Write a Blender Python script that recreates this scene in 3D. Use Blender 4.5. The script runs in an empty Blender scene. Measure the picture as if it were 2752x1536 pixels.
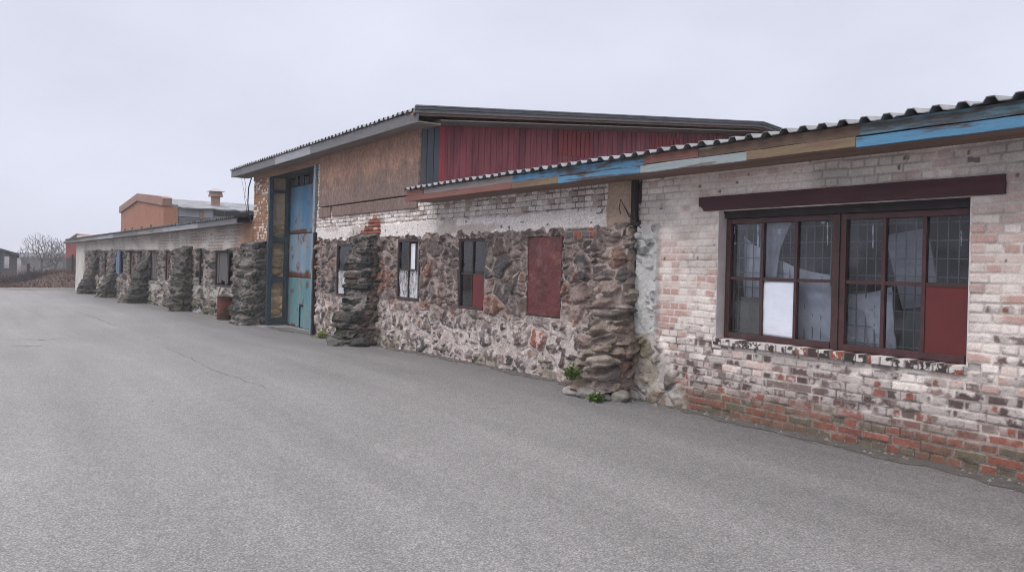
import bpy, bmesh, math, random
import numpy as np
from mathutils import Vector, Matrix
random.seed(7)
SC = bpy.context.scene
COL = SC.collection

# ------------------------------------------------------------------ camera
F = 2100.0; PCX, PCY = 1376.0, 720.0           # in pixels of the 2752 x 1536 photograph
HEAD = math.atan(1436 / F); ROLL = 0.027
CAM = Vector((0, 0, 1.6))
fw = Vector((-math.cos(HEAD), math.sin(HEAD), 0)); rt = Vector((math.sin(HEAD), math.cos(HEAD), 0)); up = Vector((0, 0, 1))
cx = rt * math.cos(ROLL) + up * math.sin(ROLL); cy = -rt * math.sin(ROLL) + up * math.cos(ROLL)
cd = bpy.data.cameras.new('camera'); cam = bpy.data.objects.new('camera', cd); COL.objects.link(cam)
cam.matrix_world = Matrix(((cx.x, cy.x, -fw.x, CAM.x), (cx.y, cy.y, -fw.y, CAM.y), (cx.z, cy.z, -fw.z, CAM.z), (0, 0, 0, 1)))
cd.sensor_width = 36; cd.lens = 36 * F / 2752; cd.shift_y = -(768 - PCY) / 2752; cd.clip_end = 3000; cd.clip_start = .05
SC.camera = cam

def ray(px, py): return cx * ((px - PCX) / F) + cy * (-(py - PCY) / F) + fw
def P(px, py, Y=6.94):
    d = ray(px, py); return CAM + d * ((Y - CAM.y) / d.y)
def PX(px, py, X):
    d = ray(px, py); return CAM + d * ((X - CAM.x) / d.x)
def PD(px, py, z): return CAM + ray(px, py) * z
GX = [-400, -90, -54.7, -23.7, -17.2, -13.2, -10, 50]; GZ = [-1.3, -.75, -.48, -.27, -.164, -.03, 0, 0]
def zg(x): return np.interp(x, GX, GZ)
def PG(px, py):
    d = ray(px, py); z = -.1
    for _ in range(12):
        p = CAM + d * ((z - CAM.z) / d.z); z = float(zg(p.x))
    return p
class Plane:
    def __init__(s, o, e): s.o = Vector((o[0], o[1])); s.e = Vector((e[0], e[1])).normalized(); s.n = Vector((s.e.y, -s.e.x))
    def at(s, px, py):
        d = ray(px, py); d2 = Vector((d.x, d.y)); t = (s.o - Vector((CAM.x, CAM.y))).dot(s.n) / d2.dot(s.n)
        w = CAM + d * t; return (Vector((w.x, w.y)) - s.o).dot(s.e), w.z
    def w(s, a, d, z): q = s.o + s.e * a + s.n * d; return (q.x, q.y, z)
PA = Plane((0, 6.94), (1, 0))
W0 = P(678, 700); W1 = PD(206, 700, 48)
PW = Plane((W0.x, W0.y), (W0.x - W1.x, W0.y - W1.y)); WL = math.hypot(W0.x - W1.x, W0.y - W1.y)

# ------------------------------------------------------------------ noise
def h2(ix, iy, seed):
    a = (ix.astype(np.int64) * 374761393 + iy.astype(np.int64) * 668265263 + seed * 974634777) & 0xffffffff
    a = ((a ^ (a >> 13)) * 1274126177) & 0xffffffff
    a = ((a ^ (a >> 16)) * 2246822519) & 0xffffffff
    return ((a ^ (a >> 15)) & 0xffffff) / float(0x1000000)
def vn(x, y, seed=0):
    ix = np.floor(x); iy = np.floor(y); fx = x - ix; fy = y - iy
    fx = fx * fx * fx * (fx * (fx * 6 - 15) + 10); fy = fy * fy * fy * (fy * (fy * 6 - 15) + 10)
    a = h2(ix, iy, seed); b = h2(ix + 1, iy, seed); c = h2(ix, iy + 1, seed); d = h2(ix + 1, iy + 1, seed)
    return (a * (1 - fx) + b * fx) * (1 - fy) + (c * (1 - fx) + d * fx) * fy
def fbm(x, y, seed=0, o=4, g=.5):
    t = 0; a = 1; n = 0
    for k in range(o):
        t = t + a * vn(x * 2 ** k + 17.3 * k, y * 2 ** k - 9.1 * k, seed + k * 31); n += a; a *= g
    return t / n
def ss(a, b, x):
    t = np.clip((x - a) / (b - a), 0, 1); return t * t * (3 - 2 * t)
def mix(a, b, t):
    t = np.asarray(t)
    if t.ndim and (np.ndim(a) > t.ndim or np.ndim(b) > t.ndim or np.ndim(a) == 1): t = t[..., None]
    return np.asarray(a) * (1 - t) + np.asarray(b) * t
def voro(x, y, sx, sy, seed, jit=.95):
    u = x / sx; v = y / sy; iu = np.floor(u); iv = np.floor(v); best = np.full(u.shape, 1e9)
    bx = np.zeros_like(u); by = np.zeros_like(u); ci = np.zeros_like(u); cj = np.zeros_like(u)
    def pt(i, j): return i + .5 + jit * (h2(i, j, seed) - .5), j + .5 + jit * (h2(i, j, seed + 5) - .5)
    for a in (-1, 0, 1):
        for b in (-1, 0, 1):
            qx, qy = pt(iu + a, iv + b); d = (qx - u) ** 2 + (qy - v) ** 2; m = d < best
            best = np.where(m, d, best); bx = np.where(m, qx, bx); by = np.where(m, qy, by); ci = np.where(m, iu + a, ci); cj = np.where(m, iv + b, cj)
    e = np.full(u.shape, 1e9)
    for a in (-2, -1, 0, 1, 2):
        for b in (-2, -1, 0, 1, 2):
            i = ci + a; j = cj + b
            if a == 0 and b == 0: continue
            qx, qy = pt(i, j); nx = qx - bx; ny = qy - by; L = np.sqrt(nx * nx + ny * ny) + 1e-9
            e = np.minimum(e, ((bx + qx) / 2 - u) * nx / L + ((by + qy) / 2 - v) * ny / L)
    return e * min(sx, sy), (h2(ci, cj, seed + 11), h2(ci, cj, seed + 12), h2(ci, cj, seed + 13), h2(ci, cj, seed + 14)), (u - bx, v - by)
def pal(r, cols):
    cols = np.array(cols); return cols[np.minimum((r * len(cols)).astype(int), len(cols) - 1)]

STONES = [(.175, .135, .12), (.13, .105, .10), (.20, .155, .14), (.105, .09, .09), (.215, .16, .14), (.08, .072, .075), (.155, .115, .10), (.20, .10, .075), (.17, .145, .135), (.14, .107, .092), (.12, .10, .097), (.185, .15, .138)]
DARK = [(.05, .05, .049), (.075, .07, .066), (.10, .09, .085), (.036, .037, .037), (.125, .107, .093), (.08, .062, .055), (.06, .06, .053)]
BLACK = [(.03, .03, .03), (.04, .04, .039), (.055, .05, .047), (.02, .021, .022), (.10, .088, .078), (.07, .05, .045), (.035, .036, .035)]
def stone(s, z, seed=1, size=(.37, .29), mort=.012, amp=.075, cols=STONES, mcol=(.37, .30, .275), cover=.66):
    ws = s + .05 * (fbm(s * 5, z * 5, seed + 40, 3) - .5) + .016 * (fbm(s * 30, z * 30, seed + 44, 2) - .5)
    wz = z + .05 * (fbm(s * 5 + 9, z * 5, seed + 41, 3) - .5) + .016 * (fbm(s * 30, z * 30 + 7, seed + 45, 2) - .5)
    e1, r1, d1 = voro(ws, wz, size[0], size[1], seed)
    e2, r2, d2 = voro(ws + 3, wz + 5, size[0] * .52, size[1] * .55, seed + 70)
    m = r1[3] > .70
    e = np.where(m, np.minimum(e1, e2 * 1.3), e1)
    ra, rb, rc = [np.where(m, r2[k], r1[k]) for k in range(3)]
    dx = np.where(m, d2[0], d1[0]); dy = np.where(m, d2[1], d1[1])
    n = fbm(s * 3.2, z * 3.2, seed + 3, 4)
    cov = ss(cover, cover + .10, n + .25 * (ra - .5))
    mw = mort * (.5 + 1.3 * fbm(s * 7, z * 7, seed + 4, 3)) + cov * .05
    t = ss(mw, mw + .009, e); dome = ss(mw, mw + .05, e)
    fac = np.abs(fbm(s * 9 + ra * 40, z * 9 + rb * 40, seed + 6, 2) - .5)
    h = t * (.25 + .75 * ra) * amp + dome * amp * .20 + t * ((rb - .5) * dx + (rc - .62) * dy * 1.2) * amp * 1.5 - t * fac * amp * 1.0
    h = h - .030 * np.exp(-((e - mw) / .009) ** 2) * ss(.40, .62, fbm(s * 4, z * 4, seed + 33, 3)) + (fbm(s * 26, z * 26, seed + 8, 3) - .5) * .014 + (fbm(s * 6, z * 6, seed + 9, 3) - .5) * .03
    c = pal(rb, cols) * (.75 + .5 * rc[..., None])
    c = c * (.68 + .64 * fbm(s * 14, z * 14, seed + 10, 4))[..., None]
    mc = np.array(mcol) * (.78 + .44 * fbm(s * 9, z * 9, seed + 15, 4))[..., None]
    film = .4 * ss(.56, .64, fbm(s * 8, z * 8, seed + 20, 4))          # mortar wash left on the stones
    return h, mix(mix(c, mc, film), mc, 1 - t), t, rb
def blocks(p, z, seed, H=.17, Lb=.34, cols=DARK, mcol=(.14, .13, .12), gap=.016, amp=.09):
    zz = z + .20 * (fbm(p * 1.9, z * 1.3, seed, 3) - .5) + .022 * (fbm(p * 14, z * 14, seed + 1, 3) - .5); kz = zz / H; kz = kz + .30 * np.sin(kz * 2.1 + seed); row = np.floor(kz); fz = kz - row
    pp = p + .05 * (fbm(p * 5, z * 7, seed + 2, 3) - .5) + h2(row, row * 0, seed) * 3; kp = pp / Lb; kp = kp + .38 * np.sin(kp * 2.6 + row * 1.7); ci = np.floor(kp); fp = kp - ci
    r1, r2, r3, r4 = (h2(ci, row, seed + i) for i in (3, 4, 5, 6)); e = np.minimum(np.minimum(fz, 1 - fz) * H, np.minimum(fp, 1 - fp) * Lb * .8)
    g = gap * (.35 + 1.3 * fbm(p * 6, z * 6, seed + 7, 3)); t = ss(g, g + .012, e); rd = ss(g, g + .05, e)
    fc = np.abs(fbm(p * 7 + r1 * 30, z * 10 + r2 * 30, seed + 8, 3) - .5)
    h = t * (.25 + .75 * r1) * amp + rd * amp * .22 + t * ((r2 - .5) * (fp - .5) + (r3 - .6) * (fz - .5)) * amp * .9 - t * fc * amp * .7 + (fbm(p * 28, z * 28, seed + 9, 3) - .5) * .016
    c = pal(r4, cols) * (.7 + .6 * r3[..., None]) * (.75 + .5 * fbm(p * 12, z * 18, seed + 10, 4))[..., None]; mc = np.array(mcol) * (.7 + .6 * fbm(p * 9, z * 9, seed + 11, 4))[..., None]
    lost = ss(.66, .72, fbm(p * 2.4, z * 2.4, seed + 12, 3) + .2 * (r2 - .5)); t2 = t * (1 - .85 * lost); h = h * (1 - .55 * lost)
    hs_, cs_, ts_, rs_ = stone(p, z, seed + 50, (.30, .19), gap, amp * .9, cols, mcol, .70); k_ = ss(.50, .53, fbm(p * 1.5, z * 1.5, seed + 13, 3)); return mix(h, hs_, k_), mix(mix(mc, c, t2), cs_, k_), t2, r4
def bricks(s, z, seed=3, H=.083, L0=.275, L1=.1375, gap=.006):
    s = s + .008 * (fbm(s * 6, z * 6, seed, 2) - .5) ; z = z + .016 * (fbm(s * 3, z * 3, seed + 1, 2) - .5)
    row = np.floor(z / H); lz = z - row * H; par = np.mod(row, 2)
    L = np.where(par > .5, L0, L1); off = np.where(par > .5, h2(row, row * 0, seed) * .1, L1 / 2 + .066)
    k = np.floor((s + off) / L); lx = s + off - k * L
    e = np.minimum(np.minimum(lx, L - lx), np.minimum(lz, H - lz)) + (fbm(s * 40, z * 40, seed + 2, 2) - .5) * .008
    t = ss(gap, gap + .007, e)
    return t, h2(k, row, seed + 4), h2(k, row, seed + 5), h2(k, row, seed + 6), row, e

# ------------------------------------------------------------------ objects
def tag(o, label=None, cat=None, group=None, kind=None):
    for k, v in (('label', label), ('category', cat), ('group', group), ('kind', kind)):
        if v: o[k] = v
    return o
def thing(name, loc, label, cat, group=None):
    o = bpy.data.objects.new(name, None); COL.objects.link(o); o.location = loc; o.empty_display_size = .3
    return tag(o, label, cat, group)
def base_of(p):
    b = Vector((0, 0, 0))
    while p: b += p.location; p = p.parent
    return b
def obj(name, V, Fc, mat, parent=None, loc=None, smooth=False, col=None, label=None):
    V = np.asarray(V, dtype=float).reshape(-1, 3); b = base_of(parent) if parent else Vector(loc or (0, 0, 0))
    V = V - np.array(b); me = bpy.data.meshes.new(name)
    if isinstance(Fc, np.ndarray) and Fc.ndim == 2:
        n, k = Fc.shape; me.vertices.add(len(V)); me.vertices.foreach_set('co', V.ravel())
        me.loops.add(n * k); me.loops.foreach_set('vertex_index', Fc.ravel().astype(np.int32))
        me.polygons.add(n); me.polygons.foreach_set('loop_start', np.arange(0, n * k, k, dtype=np.int32))
        me.update(calc_edges=True); me.validate()
    else: me.from_pydata(V.tolist(), [], [list(f) for f in Fc])
    if smooth: me.polygons.foreach_set('use_smooth', np.ones(len(me.polygons), dtype=bool))
    if col is not None:
        a = me.color_attributes.new('Col', 'FLOAT_COLOR', 'POINT')
        a.data.foreach_set('color', np.concatenate([np.clip(col, 0, 1), np.ones((len(col), 1))], 1).ravel())
    me.materials.append(mat); o = bpy.data.objects.new(name, me); COL.objects.link(o)
    if parent: o.parent = parent
    else: o.location = b
    if label: o['label'] = label
    return o
class MB:
    def __init__(s): s.v = []; s.f = []
    def add(s, v, f): n = len(s.v); s.v += [tuple(a) for a in v]; s.f += [[i + n for i in q] for q in f]; return s
    def hexa(s, p): return s.add(p, [(0, 3, 2, 1), (4, 5, 6, 7), (0, 1, 5, 4), (1, 2, 6, 5), (2, 3, 7, 6), (3, 0, 4, 7)])
    def box(s, x0, x1, y0, y1, z0, z1): return s.hexa([(x0, y0, z0), (x1, y0, z0), (x1, y1, z0), (x0, y1, z0), (x0, y0, z1), (x1, y0, z1), (x1, y1, z1), (x0, y1, z1)])
    def pbox(s, pl, a0, a1, d0, d1, z0, z1, z0b=None, z1b=None):
        z0b = z0 if z0b is None else z0b; z1b = z1 if z1b is None else z1b
        return s.hexa([pl.w(a0, d1, z0), pl.w(a1, d1, z0b), pl.w(a1, d0, z0b), pl.w(a0, d0, z0), pl.w(a0, d1, z1), pl.w(a1, d1, z1b), pl.w(a1, d0, z1b), pl.w(a0, d0, z1)])
    def prism(s, pts, vec):
        n = len(pts); a = [Vector(p) for p in pts]; b = [p + Vector(vec) for p in a]
        return s.add(a + b, [list(range(n))[::-1], list(range(n, 2 * n))] + [(i, (i + 1) % n, n + (i + 1) % n, n + i) for i in range(n)])
    def tube(s, pts, rad, k=6):
        pts = [Vector(p) for p in pts]; rad = rad if isinstance(rad, (list, tuple)) else [rad] * len(pts); V = []; Fc = []
        for i, p in enumerate(pts):
            d = (pts[min(i + 1, len(pts) - 1)] - pts[max(i - 1, 0)]).normalized(); a = d.orthogonal().normalized() if i == 0 else (a - d * a.dot(d)).normalized(); b = d.cross(a)
            for j in range(k): V.append(p + (a * math.cos(2 * math.pi * j / k) + b * math.sin(2 * math.pi * j / k)) * rad[i])
        for i in range(len(pts) - 1):
            for j in range(k): Fc.append((i * k + j, i * k + (j + 1) % k, (i + 1) * k + (j + 1) % k, (i + 1) * k + j))
        Fc.append(list(range(k))[::-1]); Fc.append([(len(pts) - 1) * k + j for j in range(k)])
        return s.add(V, Fc)
    def make(s, name, mat, parent=None, loc=None, smooth=False, label=None, bevel=0):
        o = obj(name, s.v, s.f, mat, parent, loc, smooth, None, label)
        bm = bmesh.new(); bm.from_mesh(o.data); bmesh.ops.recalc_face_normals(bm, faces=bm.faces); bm.to_mesh(o.data); bm.free()
        if smooth: o.data.polygons.foreach_set('use_smooth', np.ones(len(o.data.polygons), dtype=bool))
        if bevel: m = o.modifiers.new('bevel', 'BEVEL'); m.width = bevel; m.segments = 2; m.limit_method = 'ANGLE'
        return o
def field(name, pl, S, Z, fn, mat, parent, holes=(), skirt=.3, label=None, d0=0.0):
    """a wall skin: relief fn(s,z)->(height, colour) on plane pl, with openings and a skirt turned back into them"""
    S = np.asarray(S); Z = np.asarray(Z); s, z = np.meshgrid(S, Z); h, c = fn(s, z); ns, nz = len(S), len(Z); h = h + d0
    x = pl.o.x + pl.e.x * s + pl.n.x * h; y = pl.o.y + pl.e.y * s + pl.n.y * h
    V = np.stack([x, y, z], -1).reshape(-1, 3); C = np.broadcast_to(c, s.shape + (3,)).reshape(-1, 3)
    j, i = np.meshgrid(np.arange(nz - 1), np.arange(ns - 1), indexing='ij')
    sm = (S[:-1] + S[1:])[i] / 2; zm = (Z[:-1] + Z[1:])[j] / 2; keep = np.ones(i.shape, bool)
    for (a0, a1, b0, b1) in holes: keep &= ~((sm > a0) & (sm < a1) & (zm > b0) & (zm < b1))
    q = j * ns + i; Q = np.stack([q, q + 1, q + ns + 1, q + ns], -1)[keep]
    E = np.concatenate([Q[:, [0, 1]], Q[:, [1, 2]], Q[:, [2, 3]], Q[:, [3, 0]]]); key = E[:, 0] * (ns * nz) + E[:, 1]; rev = E[:, 1] * (ns * nz) + E[:, 0]
    B = E[~np.isin(rev, key)]; ids = np.unique(B); mp = {int(a): len(V) + n for n, a in enumerate(ids)}
    bk = V[ids].copy(); hh = h.reshape(-1)[ids] + skirt; bk[:, 0] -= pl.n.x * hh; bk[:, 1] -= pl.n.y * hh
    sk = np.array([[b, a, mp[int(a)], mp[int(b)]] for a, b in B.tolist()]); V = np.concatenate([V, bk]); C = np.concatenate([C, C[ids]])
    return obj(name, V, np.concatenate([Q, sk]), mat, parent, smooth=True, col=C, label=label)

# ------------------------------------------------------------------ materials
def mat(name, col=None, rough=.85, var=.25, scale=5, bump=.25, bscale=70, metal=0, stain=None, samt=.5, sscale=3, stretch=(1, 1, 1), spec=.4, dist=.01, fine=0, ffreq=300):
    m = bpy.data.materials.new(name); m.use_nodes = True; N = m.node_tree.nodes; L = m.node_tree.links; b = N['Principled BSDF']
    tc = N.new('ShaderNodeTexCoord'); mp = N.new('ShaderNodeMapping'); mp.inputs['Scale'].default_value = stretch; L.new(tc.outputs['Object'], mp.inputs['Vector'])
    def noise(sc, det=6, ro=.6):
        n = N.new('ShaderNodeTexNoise'); n.inputs['Scale'].default_value = sc; n.inputs['Detail'].default_value = det; n.inputs['Roughness'].default_value = ro; L.new(mp.outputs[0], n.inputs['Vector']); return n.outputs['Fac']
    def mr(src, a, bb, c, d):
        r = N.new('ShaderNodeMapRange'); r.inputs[1].default_value = a; r.inputs[2].default_value = bb; r.inputs[3].default_value = c; r.inputs[4].default_value = d; L.new(src, r.inputs[0]); return r.outputs[0]
    if col is None: a = N.new('ShaderNodeVertexColor'); a.layer_name = 'Col'; c = a.outputs['Color']
    else: a = N.new('ShaderNodeRGB'); a.outputs[0].default_value = (*col, 1); c = a.outputs[0]
    if stain:
        x = N.new('ShaderNodeMix'); x.data_type = 'RGBA'; L.new(c, x.inputs['A']); x.inputs['B'].default_value = (*stain, 1); L.new(mr(noise(sscale, 8, .65), samt - .04, samt + .05, 0, 1), x.inputs['Factor']); c = x.outputs['Result']
    def mul(c, f):
        x = N.new('ShaderNodeVectorMath'); x.operation = 'SCALE'; L.new(c, x.inputs[0]); L.new(f, x.inputs['Scale']); return x.outputs[0]
    if var: c = mul(c, mr(noise(scale), .25, .75, 1 - var, 1 + var))
    if fine: c = mul(c, mr(noise(ffreq, 2, .5), .3, .7, 1 - fine, 1 + fine))
    L.new(c, b.inputs['Base Color']); b.inputs['Roughness'].default_value = rough; b.inputs['Metallic'].default_value = metal; b.inputs['Specular IOR Level'].default_value = spec
    if bump:
        u = N.new('ShaderNodeBump'); u.inputs['Strength'].default_value = bump; u.inputs['Distance'].default_value = dist; L.new(noise(bscale, 4, .65), u.inputs['Height']); L.new(u.outputs[0], b.inputs['Normal'])
    return m
M = {}
M['stone'] = mat('stone_and_mortar', None, .93, .26, 26, .9, 55, fine=.24, ffreq=75, spec=.25)
M['brick'] = mat('painted_brick', None, .9, .12, 18, .5, 70, fine=.13, ffreq=90, spec=.25)
M['panel'] = mat('painted_sheet', None, .55, .12, 3, .2, 30, spec=.4, fine=.06, ffreq=60)
M['osb'] = mat('weathered_fibreboard', None, .9, .22, 14, .3, 60, stretch=(1, 1, .45), fine=.25, ffreq=60)
M['slate'] = mat('buttress_stone', None, .9, .28, 20, 1.0, 45, fine=.28, ffreq=70, spec=.3)
M['galv'] = mat('galvanised_sheet', (.22, .225, .24), .42, .3, 4, .1, 40, metal=.35, spec=.5)
M['roofdark'] = mat('dark_roof_sheet', (.10, .105, .115), .6, .3, 4, .15, 30, metal=.2)
M['soffit'] = mat('soffit_board', (.20, .13, .105), .9, .3, 3, .2, 60, stretch=(.3, 3, 1))
M['soffit_grey'] = mat('grey_soffit_board', (.20, .165, .15), .9, .3, 3, .2, 60, stretch=(.3, 3, 1))
def paint(name, p, wood=(.14, .10, .08), amt=.6, sc=4.5): return mat(name, p, .75, .18, 9, .45, 40, stain=wood, samt=amt, sscale=sc, stretch=(.35, 1, 3))
M['blue'] = paint('peeling_blue_paint', (.082, .22, .36), (.06, .05, .05), amt=.525); M['blue2'] = paint('worn_teal_blue_paint', (.10, .20, .26), (.07, .065, .065), .50)
M['bluegrey'] = paint('faded_pale_blue_paint', (.27, .315, .33), (.13, .105, .09), amt=.56); M['ochre'] = paint('ochre_paint', (.19, .14, .085), (.15, .095, .065), .50)
M['redbrown'] = paint('red_brown_paint', (.20, .085, .07), (.12, .07, .06), .6); M['greywood'] = paint('weathered_grey_wood', (.24, .215, .21), (.12, .10, .10), .57)
M['brownwood'] = paint('bare_brown_wood', (.125, .08, .058), (.26, .21, .17), .58); M['purple'] = mat('dark_plum_paint', (.062, .024, .03), .8, .25, 6, .2, 40, stretch=(.4, 1, 3))
M['sash'] = mat('red_brown_window_paint', (.066, .027, .029), .6, .3, 8, .25, 60, stain=(.05, .035, .03), samt=.56, sscale=6)
M['darkwood'] = mat('dark_window_wood', (.05, .035, .036), .7, .3, 8, .2, 60); M['blackwood'] = mat('blackened_wood', (.028, .023, .025), .8, .3, 8, .2, 60)
M['redboard'] = mat('red_painted_board', (.125, .02, .022), .6, .3, 2.5, .12, 12, stretch=(1, 1, .5), stain=(.10, .025, .024), samt=.56)
M['bars'] = mat('grey_iron_bars', (.22, .225, .24), .6, .2, 9, 0)
M['white'] = mat('white_plastic_sheet', (.74, .76, .82), .5, .10, 4, .3, 6, dist=.05); M['paper'] = mat('white_paper_sheet', (.72, .76, .86), .7, .06, 3, .25, 5, dist=.04)
M['greyfilm'] = mat('grey_film', (.42, .44, .48), .5, .25, 5, .3, 8, dist=.03); M['beigeboard'] = mat('dusty_beige_board', (.26, .25, .21), .85, .3, 3, .1, 30); M['steel'] = mat('dark_blue_green_steel', (.045, .07, .085), .6, .3, 3, .2, 40, stain=(.09, .06, .05), samt=.62)
M['lightsteel'] = mat('grey_blue_steel', (.20, .25, .29), .55, .25, 3, .2, 40, stain=(.12, .09, .08), samt=.6)
M['interior'] = mat('dark_interior', (.045, .046, .052), .95, .3, 2, .1, 30); M['plaster'] = mat('pale_plaster', (.58, .53, .52), .9, .15, 5, .3, 40)  # interior: one dark tone for inner walls, floors and the gate recess
M['tan'] = mat('tan_board', (.26, .155, .11), .9, .25, 4, .2, 50, stretch=(.4, 1, 2)); M['concrete'] = mat('grey_concrete', (.28, .27, .265), .9, .25, 3, .3, 50)
M['barrel'] = mat('rusty_steel', (.125, .034, .022), .85, .35, 5, .3, 50, stain=(.06, .03, .024), samt=.5, sscale=3)
M['orange'] = mat('orange_render', (.315, .138, .085), .9, .14, 1.2, .2, 30); M['coping'] = mat('salmon_coping', (.28, .165, .135), .9, .15, 2, .1, 30)
M['slateroof'] = mat('patched_grey_roof', (.20, .205, .225), .8, .35, 1.3, .3, 5, stretch=(1, 1, 1), stain=(.11, .115, .13), samt=.56, sscale=1)
M['greyboard'] = mat('blue_grey_boarding', (.155, .165, .19), .85, .2, 2, .2, 20, stretch=(.3, .3, 6)); M['lightpanel'] = mat('pale_grey_panel', (.27, .28, .31), .8, .15, 2, .1, 20)
M['dark'] = mat('black_opening', (.02, .022, .028), .9, .2, 2, 0); M['redwall'] = mat('dull_red_wall', (.29, .075, .065), .9, .15, 1.5, .1, 20)
M['bark'] = mat('bare_bark', (.10, .09, .088), .95, .2, 4, .2, 30); M['shedwall'] = mat('blue_black_boards', (.045, .055, .075), .9, .2, 1.5, .1, 10, stretch=(4, 4, .4))
M['oldwood'] = mat('old_grey_timber', (.11, .105, .105), .9, .25, 2, .2, 20, stretch=(4, 4, .4)); M['leaf'] = mat('weed_leaf', (.075, .13, .022), .7, .35, 20, 0)
M['leafy'] = mat('yellow_green_leaf', (.20, .25, .035), .7, .3, 20, 0); M['moss'] = mat('dull_moss', (.085, .085, .035), .9, .3, 20, 0)
M['dry'] = mat('dry_brown_grass', (.085, .046, .033), .9, .5, .8, 0); M['bush'] = mat('dead_bramble_stem', (.055, .045, .045), .9, .3, 3, 0); M['twig'] = mat('dark_twig', (.06, .045, .04), .9, .2, 9, 0)
M['cable'] = mat('black_cable', (.03, .03, .032), .6, .2, 9, 0); M['yellowstone'] = mat('ochre_stone', None, .9, .2, 16, .7, 60, fine=.2, ffreq=110)
def glass():
    m = bpy.data.materials.new('dusty_window_glass'); m.use_nodes = True; N = m.node_tree.nodes; L = m.node_tree.links; N.clear()
    o = N.new('ShaderNodeOutputMaterial'); t = N.new('ShaderNodeBsdfTransparent'); t.inputs[0].default_value = (.86, .88, .91, 1); g = N.new('ShaderNodeBsdfGlossy'); g.inputs['Roughness'].default_value = .04
    d = N.new('ShaderNodeBsdfDiffuse'); d.inputs[0].default_value = (.22, .23, .26, 1); f = N.new('ShaderNodeFresnel'); f.inputs[0].default_value = 1.42; a = N.new('ShaderNodeMixShader'); b = N.new('ShaderNodeMixShader')
    n = N.new('ShaderNodeTexNoise'); n.inputs['Scale'].default_value = 5; n.inputs['Detail'].default_value = 7; r = N.new('ShaderNodeMapRange'); r.inputs[1].default_value = .42; r.inputs[2].default_value = .75; r.inputs[3].default_value = .0; r.inputs[4].default_value = .16
    tc = N.new('ShaderNodeTexCoord'); L.new(tc.outputs['Object'], n.inputs['Vector']); L.new(n.outputs['Fac'], r.inputs[0])
    L.new(r.outputs[0], b.inputs[0]); L.new(t.outputs[0], b.inputs[1]); L.new(d.outputs[0], b.inputs[2])
    L.new(f.outputs[0], a.inputs[0]); L.new(b.outputs[0], a.inputs[1]); L.new(g.outputs[0], a.inputs[2]); L.new(a.outputs[0], o.inputs[0]); return m
M['glass'] = glass(); M['skyglass'] = glass(); M['skyglass'].name = 'reflecting_window_glass'; M['skyglass'].node_tree.nodes['Fresnel'].inputs[0].default_value = 1.75
def asphalt():
    m = mat('worn_asphalt', (.195, .190, .192), .60, .10, .35, 0, spec=.5); N = m.node_tree.nodes; L = m.node_tree.links; b = N['Principled BSDF']
    src = b.inputs['Base Color'].links[0].from_socket; tc = N.new('ShaderNodeTexCoord')
    def noise(sc, det, lo, hi, a, bb):
        n = N.new('ShaderNodeTexNoise'); n.inputs['Scale'].default_value = sc; n.inputs['Detail'].default_value = det; n.inputs['Roughness'].default_value = .7; L.new(tc.outputs['Object'], n.inputs['Vector'])
        r = N.new('ShaderNodeMapRange'); r.inputs[1].default_value = lo; r.inputs[2].default_value = hi; r.inputs[3].default_value = a; r.inputs[4].default_value = bb; L.new(n.outputs['Fac'], r.inputs[0]); return r.outputs[0], n.outputs['Fac']
    def vor(sc, lo, hi, a, bb):
        n = N.new('ShaderNodeTexVoronoi'); n.inputs['Scale'].default_value = sc; L.new(tc.outputs['Object'], n.inputs['Vector'])
        r = N.new('ShaderNodeMapRange'); r.inputs[1].default_value = lo; r.inputs[2].default_value = hi; r.inputs[3].default_value = a; r.inputs[4].default_value = bb; L.new(n.outputs['Distance'], r.inputs[0]); return r.outputs[0], n.outputs['Distance'], n.outputs['Color']
    a1, _ = noise(7, 6, .3, .7, .90, 1.10); a2, f2 = noise(60, 4, .32, .68, .72, 1.28); a3, f3 = noise(30, 2, .66, .72, 1, .5)
    v1, dd, cc = vor(75, .1, .6, 1.2, .7)
    def chan(sock, a, bb):
        q = N.new('ShaderNodeSeparateXYZ'); L.new(sock, q.inputs[0]); r = N.new('ShaderNodeMapRange'); r.inputs[3].default_value = a; r.inputs[4].default_value = bb; L.new(q.outputs[0], r.inputs[0]); return r.outputs[0]
    a4 = chan(cc, .74, 1.28); mp = N.new('ShaderNodeMapping'); mp.inputs['Scale'].default_value = (.07, .9, 1); L.new(tc.outputs['Object'], mp.inputs['Vector']); nt = N.new('ShaderNodeTexNoise'); nt.inputs['Scale'].default_value = 1.9; nt.inputs['Detail'].default_value = 5; L.new(mp.outputs[0], nt.inputs['Vector'])
    rr_ = N.new('ShaderNodeMapRange'); rr_.inputs[1].default_value = .3; rr_.inputs[2].default_value = .7; rr_.inputs[3].default_value = .86; rr_.inputs[4].default_value = 1.12; L.new(nt.outputs['Fac'], rr_.inputs[0]); a5 = rr_.outputs[0]
    x = src
    for f in (a1, a2, a3, v1, a4, a5):
        k = N.new('ShaderNodeVectorMath'); k.operation = 'SCALE'; L.new(x, k.inputs[0]); L.new(f, k.inputs['Scale']); x = k.outputs[0]
    L.new(x, b.inputs['Base Color'])
    u = N.new('ShaderNodeBump'); u.inputs['Strength'].default_value = .8; u.inputs['Distance'].default_value = .006; u.invert = True; L.new(dd, u.inputs['Height'])
    u2 = N.new('ShaderNodeBump'); u2.inputs['Strength'].default_value = .5; u2.inputs['Distance'].default_value = .008; L.new(f2, u2.inputs['Height']); L.new(u.outputs[0], u2.inputs['Normal']); L.new(u2.outputs[0], b.inputs['Normal'])
    return m
M['asphalt'] = asphalt()
M['crack'] = mat('tar_seam', (.135, .131, .131), .9, .35, 12, .4, 90); M['gravel'] = mat('gravel_dust', (.14, .132, .126), .95, .3, 8, .6, 60)
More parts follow.
